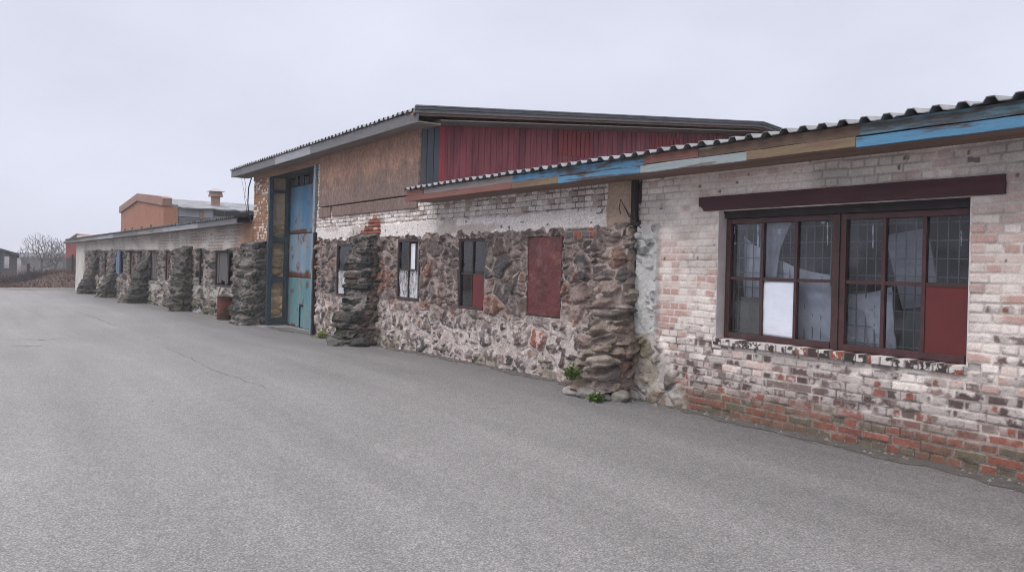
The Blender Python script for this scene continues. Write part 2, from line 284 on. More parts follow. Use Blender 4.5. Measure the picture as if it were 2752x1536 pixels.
M['soil'] = mat('brown_earth', (.050, .030, .023), .95, .35, .6, .4, 12)

# ------------------------------------------------------------------ ground
def sheet(name, S, T, zf, m, kind='structure'):
    x, y = np.meshgrid(S, T); z = zf(x, y); ns = len(S); V = np.stack([x, y, z], -1).reshape(-1, 3)
    j, i = np.meshgrid(np.arange(len(T) - 1), np.arange(ns - 1), indexing='ij'); q = (j * ns + i).ravel()
    o = obj(name, V, np.stack([q, q + 1, q + ns + 1, q + ns], -1), m, smooth=True); return tag(o, kind=kind)
def roadz(x, y): return zg(x) + .03 * (fbm(x * .25, y * .25, 3, 3) - .5)
sheet('asphalt_road', np.linspace(-55, 14, 139), np.linspace(-30, 7.3, 76), roadz, M['asphalt'])
def terr(x, y):
    m = 1.1 * np.exp(-(((x + 68) / 7.5) ** 2 + ((y - 5.6) / 2.4) ** 2))
    return zg(x) - .10 + np.where(x < -58, m, 0) * ss(-57, -62, x) + .25 * (fbm(x * .15, y * .15, 5, 3) - .5) * ss(-57, -66, x) - .25 * ss(7, 9, y) * (x > -56)
sheet('ground', np.concatenate([np.linspace(-700, -130, 20), np.linspace(-125, -50, 110), np.linspace(-46, 60, 12)]), np.concatenate([np.linspace(-300, -30, 12), np.linspace(-28, 30, 90), np.linspace(36, 500, 14)]), terr, M['soil'])
sheet('gravel_verge', np.linspace(-59.5, -54.6, 8), np.linspace(-30, 9, 30), lambda x, y: zg(x) - .02 + .06 * fbm(x, y, 2, 3), M['gravel'])
def ribbon(pix, w, seed):
    V = []; Fc = []; r = random.Random(seed); pts = [PG(*p) for p in pix]; fine = []
    for a, b in zip(pts[:-1], pts[1:]):
        n = max(2, int((b - a).length / .06))
        for k in range(n): fine.append(a.lerp(b, k / n))
    off = 0
    for i, p in enumerate(fine):
        d = (fine[min(i + 1, len(fine) - 1)] - fine[max(0, i - 1)]); d = Vector((-d.y, d.x, 0)).normalized(); off = off * .8 + r.uniform(-.02, .02); ww = w * r.uniform(.2, 1.1) * min(1, i / 8 + .1, (len(fine) - i) / 8)
        for sgn in (-1, 1): q = p + d * (off + sgn * ww); V.append((q.x, q.y, float(roadz(np.array([q.x]), np.array([q.y]))[0]) + .005))
        if i: Fc.append((2 * i - 2, 2 * i - 1, 2 * i + 1, 2 * i))
    o = obj('road_crack', V, Fc, M['crack']); return tag(o, kind='structure')
ribbon([(440, 932), (520, 968), (620, 1010), (740, 1052)], .007, 1)
ribbon([(195, 836), (250, 852), (330, 880)], .016, 2)
ribbon([(20, 928), (90, 930), (160, 925)], .03, 4)
ribbon([(60, 910), (120, 913), (170, 907)], .03, 5)
ribbon([(1912, 1112), (2080, 1160), (2210, 1200)], .03, 6)

# ------------------------------------------------------------------ shared builders
def corr(name, a, b, upv, pitch, amp, m, parent, label=None):
    a, b, upv = Vector(a), Vector(b), Vector(upv); L = (b - a).length; e = (b - a) / L; n = e.cross(upv).normalized(); n = n if n.z > 0 else -n
    prof = [(0, 0), (.30, 0), (.45, 1), (.72, 1), (.87, 0)]; V = []; k = 0; r = random.Random(3)
    for i in range(int(L / pitch) + 1):
        jit = r.uniform(-.16, .16) * amp
        for t, h in prof:
            d = (i + t) * pitch
            if d > L: break
            p = a + e * d + n * (h * amp + jit); ex = upv.normalized() * r.uniform(-.008, .008); V += [p - ex, p + upv]; k += 1
    Fc = [(2 * i, 2 * i + 2, 2 * i + 3, 2 * i + 1) for i in range(k - 1)]
    o = obj(name, V, Fc, m, parent, label=label); md = o.modifiers.new('thick', 'SOLIDIFY'); md.thickness = .008; md.offset = 0; return o
def buttress(parent, pl, a0, a1, z0, z1, db, dt, seed, cols=DARK, lean=0.0, mcol=(.24, .22, .205), step=.09, label=None, du=.022, size=(.36, .13), moss=.0, pw=1.5, mort=.010, mt=M['slate'], nm='buttress', coursed=True, cols2=None, amp=.085):
    """rough stone pier: a0..a1 along the wall, depth db at the foot and dt at the head; lean pulls the outer side in with height"""
    H = z1 - z0; nz = int(H / du); k1 = max(6, int(db / du)); k2 = max(6, int((a1 - a0) / (du * 1.6)))
    u = np.concatenate([np.linspace(0, 1, k1, endpoint=False), 1 + np.linspace(0, 1, k2, endpoint=False), 2 + np.linspace(0, 1, k1)])
    zz = np.linspace(z0, z1, nz); uu, z = np.meshgrid(u, zz); t = (z - z0) / H
    d = dt + (db - dt) * (1 - t) ** pw
    rowi = np.floor(z / .15 + .6 * fbm(uu * 1.2, z * 2, seed, 2)); kk = np.clip(d / .7, .25, 1); d = d + kk * step * 1.6 * (h2(rowi, np.floor(uu * 1.7), seed) - .5) + kk * step * (h2(np.floor(z / .42 + .4), rowi * 0, seed + 1) - .5)
    d = np.maximum(d, .04); d = d * (1 - ss(.965, 1.0, t) * .75); al = a0 + lean * t
    al = al + step * (h2(rowi, rowi * 0 + 3, seed) - .5); ar = a1 + step * .5 * (h2(rowi, rowi * 0 + 5, seed) - .5)
    q = np.clip(uu, 0, 1); mid = np.clip(uu - 1, 0, 1); e2 = np.clip(uu - 2, 0, 1)
    sA = al + (ar - al) * mid; dd = d * np.where(uu <= 1, q, np.where(uu < 2, 1, 1 - e2)); 
    per = np.where(uu <= 1, q * d, np.where(uu < 2, d + (ar - al) * mid, d + (ar - al) + e2 * d))
    nrm_s = np.where(uu <= 1, -1.0, np.where(uu < 2, 0, 1.0)); nrm_d = np.where((uu > 1) & (uu < 2), 1.0, 0)
    c1 = ss(.75, 1.0, q) * (uu <= 1) + ss(.2, 0, mid) * ((uu > 1) & (uu < 1.5)); c2 = ss(.8, 1, mid) * ((uu > 1.5) & (uu < 2)) + ss(.25, 0, e2) * (uu >= 2)
    if coursed:
        h, c, tt, rb = blocks(per * .95 + seed * 7.1, z, seed, size[1], size[0], cols, mcol, mort, amp)
        if cols2: c = mix(c, blocks(per * .95 + seed * 7.1, z, seed, size[1], size[0], cols2, (.30, .25, .225), mort, amp)[1], ss(2.30, 2.42, uu + .5 * (fbm(per * 3, z * 3, seed + 30, 3) - .5)))
    else: h, c, tt, rb = stone(per * .9 + seed * 7.1, z, seed, size, mort, amp, cols, mcol, .655)
    nd = nrm_d + .6 * (c1 + c2) * (nrm_d == 0); nsn = nrm_s - .6 * c1 * (nrm_s == 0) + .6 * c2 * (nrm_s == 0)
    h = h * np.clip(d / .3, .35, 1); sA = sA + nsn * h + c1 * .05 - c2 * .05; dd = dd + nd * h - (c1 + c2) * .04
    dd = np.where((uu < .02) | (uu > 2.98), -.06, dd)
    if moss: c = mix(c, np.array((.07, .075, .035)), moss * ss(.5, .62, fbm(per * 4, z * 3, seed + 9, 3)) * ss(1.0, .3, t))
    x = pl.o.x + pl.e.x * sA + pl.n.x * dd; y = pl.o.y + pl.e.y * sA + pl.n.y * dd; V = np.stack([x, y, z], -1).reshape(-1, 3); nu = len(u)
    j, i = np.meshgrid(np.arange(nz - 1), np.arange(nu - 1), indexing='ij'); qd = (j * nu + i).ravel(); Q = np.stack([qd, qd + 1, qd + nu + 1, qd + nu], -1)
    C = c.reshape(-1, 3); half = nu // 2; top = (nz - 1) * nu                                     # close the head by zipping its outline
    cap = np.array([[top + i, top + i + 1, top + nu - 2 - i, top + nu - 1 - i] for i in range(half - 1)])
    return obj(nm, V, np.concatenate([Q, cap]), mt, parent, smooth=False, col=C, label=label)
def window(parent, pl, a0, a1, z0, z1, rec, nc, nr, m_fr, fwid=.05, panes='glass', mw=.022, label=None, skip=(), dp=.07, gl=True):
    f = MB()
    f.pbox(pl, a0, a0 + fwid, -rec - dp, -rec, z0, z1); f.pbox(pl, a1 - fwid, a1, -rec - dp, -rec, z0, z1)
    f.pbox(pl, a0 + fwid, a1 - fwid, -rec - dp, -rec - .002, z1 - fwid, z1); f.pbox(pl, a0 + fwid, a1 - fwid, -rec - dp, -rec + .012, z0, z0 + fwid)
    w = f.make('window', m_fr, parent, label=label, bevel=.004); mu = MB(); A0, A1, B0, B1 = a0 + fwid, a1 - fwid, z0 + fwid, z1 - fwid
    for i in range(1, nc): x = A0 + (A1 - A0) * i / nc; mu.pbox(pl, x - mw / 2, x + mw / 2, -rec - dp * .8, -rec - .010, B0, B1)
    for j in range(1, nr): x = B0 + (B1 - B0) * j / nr; mu.pbox(pl, A0, A1, -rec - dp * .75, -rec - .014, x - mw / 2, x + mw / 2)
    if nc * nr > 1: mu.make('muntin', m_fr, w)
    g = MB(); cells = {}
    for i in range(nc):
        for j in range(nr):
            q = (A0 + (A1 - A0) * i / nc, A0 + (A1 - A0) * (i + 1) / nc, B0 + (B1 - B0) * j / nr, B0 + (B1 - B0) * (j + 1) / nr); cells[i, j] = q
            if (i, j) in skip or not gl: continue
            g.pbox(pl, q[0], q[1], -rec - dp * .58, -rec - dp * .52, q[2], q[3])
    if g.v: g.make('pane', M[panes], w)
    return w, cells
def cloth(name, corners, m, parent=None, nu=28, nv=28, amp=.05, seed=1, label=None, cat=None, fold=(5, 1.5), group=None, bow=0, sag=0):
    """crumpled sheet between four corners"""
    u, v = np.meshgrid(np.linspace(0, 1, nu), np.linspace(0, 1, nv)); c = [np.array(q, float) for q in corners]
    p = (c[0] * ((1 - u) * (1 - v))[..., None] + c[1] * (u * (1 - v))[..., None] + c[2] * (u * v)[..., None] + c[3] * ((1 - u) * v)[..., None])
    n = np.cross(c[1] - c[0], c[3] - c[0]); n = n / np.linalg.norm(n); k = fbm(u * fold[0] + v * 1.3, v * fold[1], seed, 4) - .5; k = k + .5 * (np.abs(fbm(u * fold[0] * 1.7, v * fold[1] * 1.7, seed + 3, 2) - .5))
    ax = (c[1] - c[0]) / np.linalg.norm(c[1] - c[0]); p = p + ax * (bow * u * np.sin(np.pi * v))[..., None]; p[..., 2] -= sag * v * 4 * u * (1 - u)
    p = p + n * (k * amp * 2)[..., None]; q = (np.arange(nv - 1)[:, None] * nu + np.arange(nu - 1)[None]).ravel(); Q = np.stack([q, q + 1, q + nu + 1, q + nu], -1)
    o = obj(name, p.reshape(-1, 3), Q, m, parent, loc=None if parent else tuple(c[0]), smooth=True); md = o.modifiers.new('thick', 'SOLIDIFY'); md.thickness = .003
    if cat: tag(o, label, cat, group)
    return o

# ------------------------------------------------------------------ brick workshop (right)
SJ = P(1711, 700).x                                  # joint between rubble and brick
HC = P(1127, 560).x                                  # right corner of the hall
shed = thing('brick_workshop', (-7, 8, 0), 'low whitewashed brick and rubble workshop with corrugated roof and wide plum framed window', 'workshop')
bw = (P(1926, 700).x, P(2606, 750).x, P(1920, 908).z, P(1927, 566).z)
pier0, pier1 = P(1716, 700).x, P(1772, 700).x; pz1 = P(1740, 606).z; pz0 = P(1740, 895).z; sk1 = P(1860, 1090).x
def f_brick(s, z):
    t, ra, rb, rc, row, e = bricks(s, z)
    n1 = fbm(s * 7, z * 9, 21, 5); n2 = fbm(s * 2, z * 2.3, 22, 4); n3 = fbm(s * 22, z * 26, 23, 4)
    amt = np.interp(z, [-.4, .1, .28, .45, .7, .92, 1.05, 1.35, 1.9, 3], [1.15, 1.05, .92, .60, .44, .50, .28, .16, .04, -.1])
    amt = amt + .18 * ss(-6.9, -6.2, s) * ss(.9, .5, z) - .25 * ss(-6.4, -7.0, s) * ss(.3, .8, z) + .16 * ss(-3.35, -3.2, s) * ss(1.9, 1.2, z) * ss(.9, 1.1, z)
    v = .50 * ra + .28 * n1 + .34 * n2 + .18 * n3 - .12
    bare = ss(v - .05, v + .05, amt) * t
    under = ss(bw[2] - .22, bw[2] - .06, z) * (z < bw[2] + .02) * (s > bw[0] - .1) * (s < bw[1] + .05)          # darker bricks in the courses under the sill
    low = ss(.42, .16, z + .25 * (n2 - .5))
    c_hi = pal(rb, [(.13, .085, .08), (.21, .165, .15), (.28, .20, .18), (.11, .08, .078), (.27, .11, .085), (.24, .21, .195), (.17, .12, .11)])
    c_lo = pal(rb, [(.25, .10, .075), (.21, .085, .068), (.155, .125, .09), (.24, .095, .07), (.27, .115, .09), (.20, .10, .078), (.14, .115, .085)])
    cb = mix(c_hi, c_lo, low); cb = mix(cb, np.array((.075, .05, .055)), under * (rc > .5) * .7) * (.75 + .5 * n3)[..., None]
    cb = mix(cb, np.array((.50, .45, .43)), (1 - low) * .9 * ss(.41, .58, fbm(s * 13, z * 13, 27, 5) + .2 * (rc - .5)))
    thin = ss(.47, .64, fbm(s * 1.6, z * 1.8, 30, 3) + .35 * (rb - .5)) * ss(.25, .6, rc + .2) * (.55 + .35 * ss(-5.9, -6.1, s) * ss(1.9, 1.5, z) + .3 * ss(-3.4, -3.2, s)) * t
    pc = np.array((.76, .69, .645)) * (.80 + .34 * n2)[..., None]; pc = mix(pc, np.array((.48, .29, .255)), thin)
    pc = mix(pc, np.array((.40, .36, .345)), .6 * ss(.50, .72, fbm(s * 1.1, z * 2.2, 33, 5)))
    spot = ss(.93, .95, vn(s * 13, z * 13, 35)); pc = mix(pc, np.array((.10, .08, .08)), spot * .8 * t)
    mcl = mix(np.array((.36, .31, .295)), np.array((.15, .115, .095)), low * .9) * (.8 + .4 * n3)[..., None]; mcl = mix(mcl, np.array((.10, .085, .085)), ss(.60, .66, fbm(s * 3, z * 5, 41, 3)) * .7)
    c = mix(mix(mcl, pc, ss(.38, .62, n1 + .34 * ss(.6, 1.2, z)) * (1 - .85 * low)), pc, t); c = mix(c, cb, bare)
    c = mix(c, np.array((.125, .11, .072)), .35 * ss(.5, .62, n2 + .15 * n1) * ss(.5, .05, z))
    paintfill = (1 - bare) * ss(.3, .55, fbm(s * 2.5, z * 2.5, 50, 3))
    c = c * (1 - (1 - t) * (.12 + .24 * ss(.50, .6, fbm(s * 2.2, z * 3.4, 53, 4))))[..., None]
    h = -.010 * (1 - t) * (1 - .45 * paintfill) + t * (.004 * (rc - .5) * 2 - .004 * bare * n1) + (n3 - .5) * .006 + (n2 - .5) * .012
    h = h - .02 * ss(.93, .97, rb) * t * (z < .9)
    hs, cs, ts, rbs = stone(s, z, 61, (.20, .15), .012, .075, [(.36, .36, .36), (.44, .44, .43), (.30, .30, .31), (.50, .49, .48), (.20, .20, .21)], (.47, .47, .46), .5)
    wob = .05 * (fbm(s * 9, z * 9, 62, 3) - .5)
    pm = ss(pier0 - .02, pier0 + .01, s + wob) * ss(pier1 + .02, pier1 - .01, s + wob) * ss(pz1 + .03, pz1 - .02, z + wob)
    h = mix(h, hs + .05, pm); c = mix(c, cs, pm)
    hk, ck, tk, rk = stone(s, z, 71, (.26, .22), .014, .05, [(.22, .20, .18), (.30, .27, .25), (.17, .15, .13), (.25, .20, .16)], (.42, .39, .37), .46)
    ck = mix(ck, np.array((.20, .16, .09)), .5 * ss(.5, .6, fbm(s * 3, z * 3, 75, 3)))
    edge = pier1 - .03 + (sk1 - pier1) * np.clip((pz0 - z) / max(pz0, .1), 0, 1.3) ** .9
    km = ss(.03, -.03, s + wob * 1.6 - edge) * ss(pz0 + .05, pz0 - .02, z + wob)
    h = mix(h, hk + .05, km); c = mix(c, ck, km)
    tm = ss(pz1 - .03, pz1, z) * (s < SJ + .09); c = mix(c, np.array((.09, .065, .065)), tm * ss(.42, .5, fbm(s * 10, z * 3, 77, 3)) * (s < SJ + .06))
    return h, c
field('wall', PA, np.concatenate([np.arange(SJ, -2.4, .0095), np.arange(-2.4, 3.0, .05)]), np.arange(-.3, 2.79, .0095), f_brick, M['brick'], shed, [bw], .32, label='whitewashed brick wall with peeling paint')

zt, zb = 2.44, 2.17
sw = []                                              # stone-wall windows of the workshop (px boxes)
W3 = (P(1231, 700).x, P(1304, 700).x, P(1268, 832).z, P(1268, 640).z); W4 = (P(1417, 700).x, P(1511, 700).x, P(1464, 852).z, P(1464, 635).z)
W2 = (P(1070, 700).x, P(1130, 700).x, P(1100, 806).z, P(1100, 643).z); W1w = (P(906, 700).x, P(990, 700).x, P(925, 795).z, P(925, 655).z)
plL, plR = P(1636, 560).x, SJ
def rp(pa, pb, pc, pd): return P(pa, 600).x, P(pb, 600).x, pc, pd
bp0, bp1, bpz0, bpz1 = P(958, 600).x, P(1022, 600).x, P(990, 645).z, P(1000, 580).z
def f_rubble(s, z):
    h, c, t, rb = stone(s, z, 1)
    lowm = ss(1.05, .55, z + .35 * (fbm(s * 1.5, z * 1.5, 90, 3) - .5))
    hl, cl, tl, rl = stone(s, z, 2, (.44, .38), .026, .055, STONES + [(.30, .12, .085), (.12, .11, .115)], (.44, .38, .355), .58)
    h = mix(h, hl, lowm); c = mix(c, cl, lowm)
    wash = ss(.50, .58, fbm(s * 9, z * 9, 91, 5)) * lowm * .75; c = mix(c, np.array((.56, .50, .475)), wash)
    c = mix(c, np.array((.10, .10, .045)), .55 * ss(.5, .66, fbm(s * 2.2, z * 3, 92, 4)) * ss(.45, 0.0, z))
    for o_ in (W1w, W2, W3, W4):
        dd = np.maximum(np.maximum(o_[0] - s, s - o_[1]), np.maximum(o_[2] - z, z - o_[3])); k_ = ss(.09, .015, dd); h = mix(h, np.minimum(h, .012), k_)
    n = fbm(s * 5, z * 5, 93, 4); wob = .17 * (fbm(s * 3, z * 2, 94, 4) - .5) + .12 * (vn(s * 9, z * 3, 99) - .5)
    p = ss(zb - .012, zb + .012, z + wob); pcol = np.array((.70, .65, .635)) * (.86 + .26 * n)[..., None]; pcol = mix(pcol, np.array((.36, .30, .27)), .6 * ss(.55, .66, fbm(s * 1.3, z * 4, 96, 4)))
    hole = ss(.93, .945, vn(s * 9, z * 16, 97)); pcol = mix(pcol, np.array((.09, .07, .07)), hole * .8)
    h = mix(h, .022 + .006 * n, p); c = mix(c, pcol, p)
    tb, ra, rbb, rc, row, e = bricks(s, z, 7, .085, .19, .14, .005); b = ss(zt - .01, zt + .01, z + .5 * wob)
    hb = -.014 * (1 - tb) + .012 + .006 * (ra - .5); cb = np.array((.70, .635, .61)) * (.75 + .4 * ra)[..., None] * (.85 + .3 * n)[..., None]
    cb = mix(cb, np.array((.30, .22, .19)), ss(.78, .86, rbb) * .7); cb = mix(mix(np.array((.15, .11, .10)), np.array((.48, .43, .41)), ss(.40, .58, n)), cb, tb)
    h = mix(h, hb, b); c = mix(c, cb, b)
    bg = ss(plL - .02, plL + .03, s + wob * .6) * ss(zb + .0, zb + .03, z + wob * .5); c = mix(c, np.array((.40, .30, .235)) * (.8 + .4 * n)[..., None], bg); h = mix(h, .03 + .01 * n, bg)
    # bare red brickwork left of the stone band's break
    k = (s - bp0) / (bp1 - bp0); top = bpz0 + (bpz1 - bpz0) * np.clip(k * 1.25, 0, 1); rm = ss(-.04, .04, k + wob) * ss(1.06, .98, k + wob * 1.5) * ss(.02, -.02, z + wob - top) * ss(bpz0 - .12, bpz0 - .06, z)
    tq, r1, r2, r3, _, _ = bricks(s, z, 9, .077, .22, .22, .008); hq = .03 + tq * (.02 * (r1 - .3)) - .02 * (1 - tq)
    cq = mix(np.array((.16, .10, .08)), pal(r2, [(.33, .10, .06), (.25, .075, .05), (.40, .17, .11), (.48, .38, .34)]) * (.7 + .6 * n)[..., None], tq)
    h = mix(h, hq, rm); c = mix(c, cq, rm)
    q = ss(P(1515, 700).x, P(1530, 700).x, s) * ss(P(1608, 700).x, P(1590, 700).x, s) * ss(zb - .13, zb - .11, z) * ss(zb + .03, zb, z)
    tq, r1, r2, r3, _, _ = bricks(s, z + .02, 10, .12, .17, .17, .008); c = mix(c, mix(np.array((.3, .25, .22)), pal(r2, [(.33, .11, .075), (.13, .12, .12), (.17, .15, .15)]), tq), q); h = mix(h, .03 - .015 * (1 - tq), q)
    return h, c
field('rubble_wall', PA, np.arange(HC, SJ + .005, .0105), np.arange(-.3, 2.79, .0105), f_rubble, M['stone'], shed, [W3, W4], .26, label='rubble stone wall with pale mortar and a plaster band')
buttress(shed, PA, P(1640, 900).x - .16, SJ + .01, -.3, P(1660, 600).z, .76, .15, 5, cols=[(.20, .155, .135), (.15, .12, .115), (.24, .18, .15), (.13, .11, .105), (.19, .12, .095), (.09, .08, .078), (.22, .185, .165)], lean=.16, mcol=(.36, .295, .265), step=.12, label='mortar smeared rubble buttress beside the brick wall', size=(.30, .19), pw=1.7, mort=.014, moss=.25, mt=M['stone'], coursed=False, amp=.13, du=.013)
MB().pbox(PA, SJ - .055, SJ + .03, .02, .075, 2.15, 2.76).make('stud', M['blackwood'], shed)

# wide window
A0, A1, B0, B1 = bw; rec = .13
MB().pbox(PA, A0 - .004, A0 + .012, -.30, -.004, B0, B1).make('reveal', M['plaster'], shed); MB().pbox(PA, A1 - .012, A1 + .004, -.30, -.004, B0, B1).make('reveal', M['plaster'], shed)
hd = MB(); hd.pbox(PA, A0 + .014, A1 - .014, -rec - .10, -rec + .03, B1 - .085, B1 + .03); hd.pbox(PA, A0 + .014, A1 - .014, -rec - .10, -rec + .045, B1 - .03, B1 + .032); hd.make('head_rail', M['blackwood'], shed)
def f_sill(s, z):
    k = np.floor((s - A0) / .125 + .25 * vn(s * 3, s * 0, 3)); r1 = h2(k, k * 0, 5); r2 = h2(k, k * 0, 6); lx = (s - A0) / .125 + .25 * vn(s * 3, s * 0, 3) - k
    t = ss(.03, .10, np.minimum(lx, 1 - lx)); n = fbm(s * 22, z * 22, 8, 4); cb = pal(r2, [(.06, .045, .045), (.10, .07, .065), (.05, .04, .042), (.26, .085, .055), (.13, .10, .09), (.07, .05, .05)])
    c = mix(cb, np.array((.60, .555, .54)), ss(.47, .56, n + .24 * (r1 - .5))); c = mix(np.array((.20, .17, .16)), c, t); return .010 * t * (.4 + r1) + .006 * n, c
field('sill', PA, np.arange(A0 + .0, A1, .008), np.arange(B0 - .066, B0 + .012, .008), f_sill, M['brick'], shed, [], .30, d0=.022, label='brick on edge window sill with flaking paint')
B0w, B1w = B0 + .012, B1 - .087; mid = P(2232, 740).x
wl, cl = window(shed, PA, A0 + .02, mid - .012, B0w, B1w, rec, 3, 2, M['sash'], .062, mw=.034, label='left half of the wide window', skip=[(1, 0)])
wr, cr = window(shed, PA, mid + .012, A1 - .02, B0w, B1w, rec, 3, 2, M['sash'], .062, mw=.036, label='right half of the wide window', skip=[(2, 0)])
MB().pbox(PA, mid - .0115, mid + .0115, -rec - .08, -rec + .012, B0w - .02, B1w).make('mullion', M['darkwood'], shed)
q = cr[2, 0]; MB().pbox(PA, q[0] + .018, q[1], -rec - .045, -rec - .020, q[2], q[3] - .018).make('infill_board', M['redboard'], wr, label='red painted board filling one pane')
q = cl[1, 0]
c0 = [PA.w(q[0] + .012, -rec - .035, q[2] + .005), PA.w(q[1] - .02, -rec - .03, q[2] - .005), PA.w(q[1] - .02, -rec - .03, q[3] - .02), PA.w(q[0] + .012, -rec - .035, q[3] - .015)]
cloth('paper_sheet', c0, M['paper'], None, 24, 24, .010, 4, 'white creased paper sheet filling one lower pane of the wide window', 'paper', (1.5, 3))
q = cl[0, 0]; o = MB().pbox(PA, q[0] + .06, q[1] + .01, -rec - .15, -rec - .13, q[2] - .02, q[2] + (q[3] - q[2]) * .66).make('beige_board', M['beigeboard'], None, PA.w(q[0], -rec - .14, q[2])); tag(o, 'dusty beige board standing behind the lower left pane of the wide window', 'board')
g = MB(); gy = -rec - .19
x = A0 + .05
while x < A1: g.pbox(PA, x, x + .009, gy - .009, gy, B0 - .05, B1); x += .098
zz = B0 + .08
while zz < B1: g.pbox(PA, A0 - .05, A1 + .05, gy - .020, gy - .0095, zz, zz + .009); zz += .168
g.make('window_grille', M['bars'], shed)
def inw(px, py, d): p = P(px, py, 6.94 + d); return (p.x, p.y, p.z)
cloth('tarpaulin', [inw(2010, 960, .40), inw(2260, 960, .30), inw(2225, 738, .30), inw(1998, 632, .38)], M['white'], None, 60, 50, .06, 8, 'crumpled white tarpaulin slumped behind the left half of the wide window', 'tarpaulin', (5, 2.2), sag=.08)
cloth('plastic_film', [inw(2050, 745, .26), inw(2090, 745, .26), inw(2136, 590, .25), inw(2050, 585, .26)], M['greyfilm'], None, 30, 30, .03, 12, 'thin pale plastic film hanging behind an upper left pane of the wide window', 'plastic film', (4, 1.2), bow=-.06)
cloth('dust_sheet', [inw(2240, 985, .36), inw(2420, 985, .34), inw(2395, 770, .33), inw(2240, 780, .34)], M['white'], None, 50, 50, .06, 18, 'pale dust sheet heaped low behind the right half of the wide window', 'dust sheet', (5, 2.5), sag=.05)
o = MB().prism([inw(2378, 632, .42), inw(2492, 612, .42), inw(2530, 820, .42), inw(2425, 830, .42)], (0, .02, 0)).make('leaning_panel', mat('pale_grey_hardboard', (.40, .41, .45), .8, .2, 3, .1, 20), None, inw(2425, 830, .42)); tag(o, 'pale grey panel leaning tilted behind the right half of the wide window', 'panel')
o = MB().prism([inw(2440, 830, .46), inw(2500, 826, .46), inw(2470, 985, .46), inw(2400, 990, .46)], (0, .02, 0)).make('dark_board', mat('dark_green_board', (.12, .13, .13), .8, .2, 3, .1, 20), None, inw(2440, 985, .46)); tag(o, 'dark greenish board leaning low beside the red filled pane of the wide window', 'board')
# torn scraps of film caught on the glazing bars
r = random.Random(4)
for (px, py, w_, h_) in [(2037, 640, 4, 74), (2346, 634, 3, 66), (1972, 618, 4, 22), (2212, 598, 14, 6), (2224, 628, 2.5, 60), (2583, 640, 4, 40), (2255, 886, 6, 30), (2294, 908, 8, 4), (1975, 655, 3, 16), (2094, 622, 10, 12)]:
    n = 7; L_ = []; R_ = []
    for k in range(n): f = k / (n - 1); ww = w_ * r.uniform(.15, 1) * (1 - .5 * f); L_.append(Vector(inw(px - ww + r.uniform(-1, 1), py - h_ / 2 + h_ * f, .182))); R_.append(Vector(inw(px + ww, py - h_ / 2 + h_ * f, .182)))
    V = L_ + R_; MB().add(V, [(k, k + 1, n + k + 1, n + k) for k in range(n - 1)]).make('film_scrap', M['white'], shed)
# lintel with a rounded notch at its left end
lx0, lx1, lzt, lzb = P(1881, 550).x, P(2704, 500).x, P(1881, 531).z, P(1907, 567).z + .002
pts = [PA.w(lx0, -.06, lzt), PA.w(lx0, -.06, lzb + .06), PA.w(lx0 + .03, -.06, lzb + .05), PA.w(lx0 + .06, -.06, lzb + .025), PA.w(lx0 + .075, -.06, lzb), PA.w(lx1, -.06, lzb), PA.w(lx1, -.06, lzt)]
MB().prism(pts, (0, -.085, 0)).make('lintel', M['purple'], shed, bevel=.006)
# rubble-wall window and boarded opening
w3, c3 = window(shed, PA, W3[0] + .0, W3[1], W3[2], W3[3], .015, 2, 2, M['darkwood'], .05, label='dark four pane window with one red infill', skip=[(1, 0)], panes='skyglass')
q = c3[1, 0]; MB().pbox(PA, q[0] + .012, q[1], -.015 - .045, -.015 - .020, q[2], q[3] - .012).make('infill_board', M['redboard'], w3)
bo = cloth('board', [PA.w(W4[0] + .01, -.012, W4[2]), PA.w(W4[1] - .02, -.012, W4[2]), PA.w(W4[1] - .02, -.012, W4[3]), PA.w(W4[0] + .01, -.012, W4[3])], mat('buckled_red_sheet', (.105, .018, .018), .40, .45, 4, .6, 6, dist=.04, stain=(.17, .06, .05), samt=.585, sscale=5, spec=.5), shed, 40, 50, .012, 30, fold=(2.2, 4)); bo['label'] = 'buckled dark red sheet closing an opening'
MB().pbox(PA, W4[1] - .025, W4[1] + .005, -.10, -.0, W4[2], W4[3]).pbox(PA, W4[0], W4[1] - .026, -.10, -.004, W4[2] - .005, W4[2] + .025).make('board_frame', M['blackwood'], shed)
# eave: fascia boards in two courses, each piece its own colour
YF = 6.39; dF = 6.94 - YF; eb = 2.75
def xs(px, py=440): return P(px, py, YF).x
XR = 3.0
fr = random.Random(6)
def fas(px0, px1, lower, m, lab=None, x1=None):
    a, b = xs(px0), (xs(px1) if x1 is None else x1)
    j0, j1, jd = fr.uniform(-.006, .005), fr.uniform(-.006, .005), fr.uniform(-.004, .006); z0_, z1_ = (eb, eb + .088) if lower else (eb + .0985, eb + .20); dd_ = (dF + (.022 if lower else 0) + jd); n_ = max(3, int((b - a) / .22)); xs2 = np.linspace(a + .002, b, n_ + 1)
    f = MB(); wz = [j0 + (j1 - j0) * i / n_ + (0 if i in (0, n_) else fr.uniform(-.003, .003)) for i in range(n_ + 1)]
    for i in range(n_): f.pbox(PA, xs2[i], xs2[i + 1], dF - .03, dd_, z0_ + wz[i], z1_ + wz[i], z0_ + wz[i + 1], z1_ + wz[i + 1])
    f.make('fascia_board', M[m], shed, label=lab); return
    f = MB().pbox(PA, a + .002, b, dF - .03 + (.012 if lower else 0), dF + (.022 if lower else 0), eb if lower else eb + .0985, eb + .088 if lower else eb + .20); f.make('fascia_board', M[m], shed, label=lab, bevel=.004)
for a, b, m, l in [(1092, 1380, 'redbrown', None), (1380, 1505, 'ochre', 'ochre fascia board'), (1505, 1725, 'blue', 'bright blue fascia board'), (1725, 2010, 'bluegrey', 'faded pale blue fascia board'), (2010, 2302, 'ochre', 'long ochre fascia board')]: fas(a, b, True, m, l)
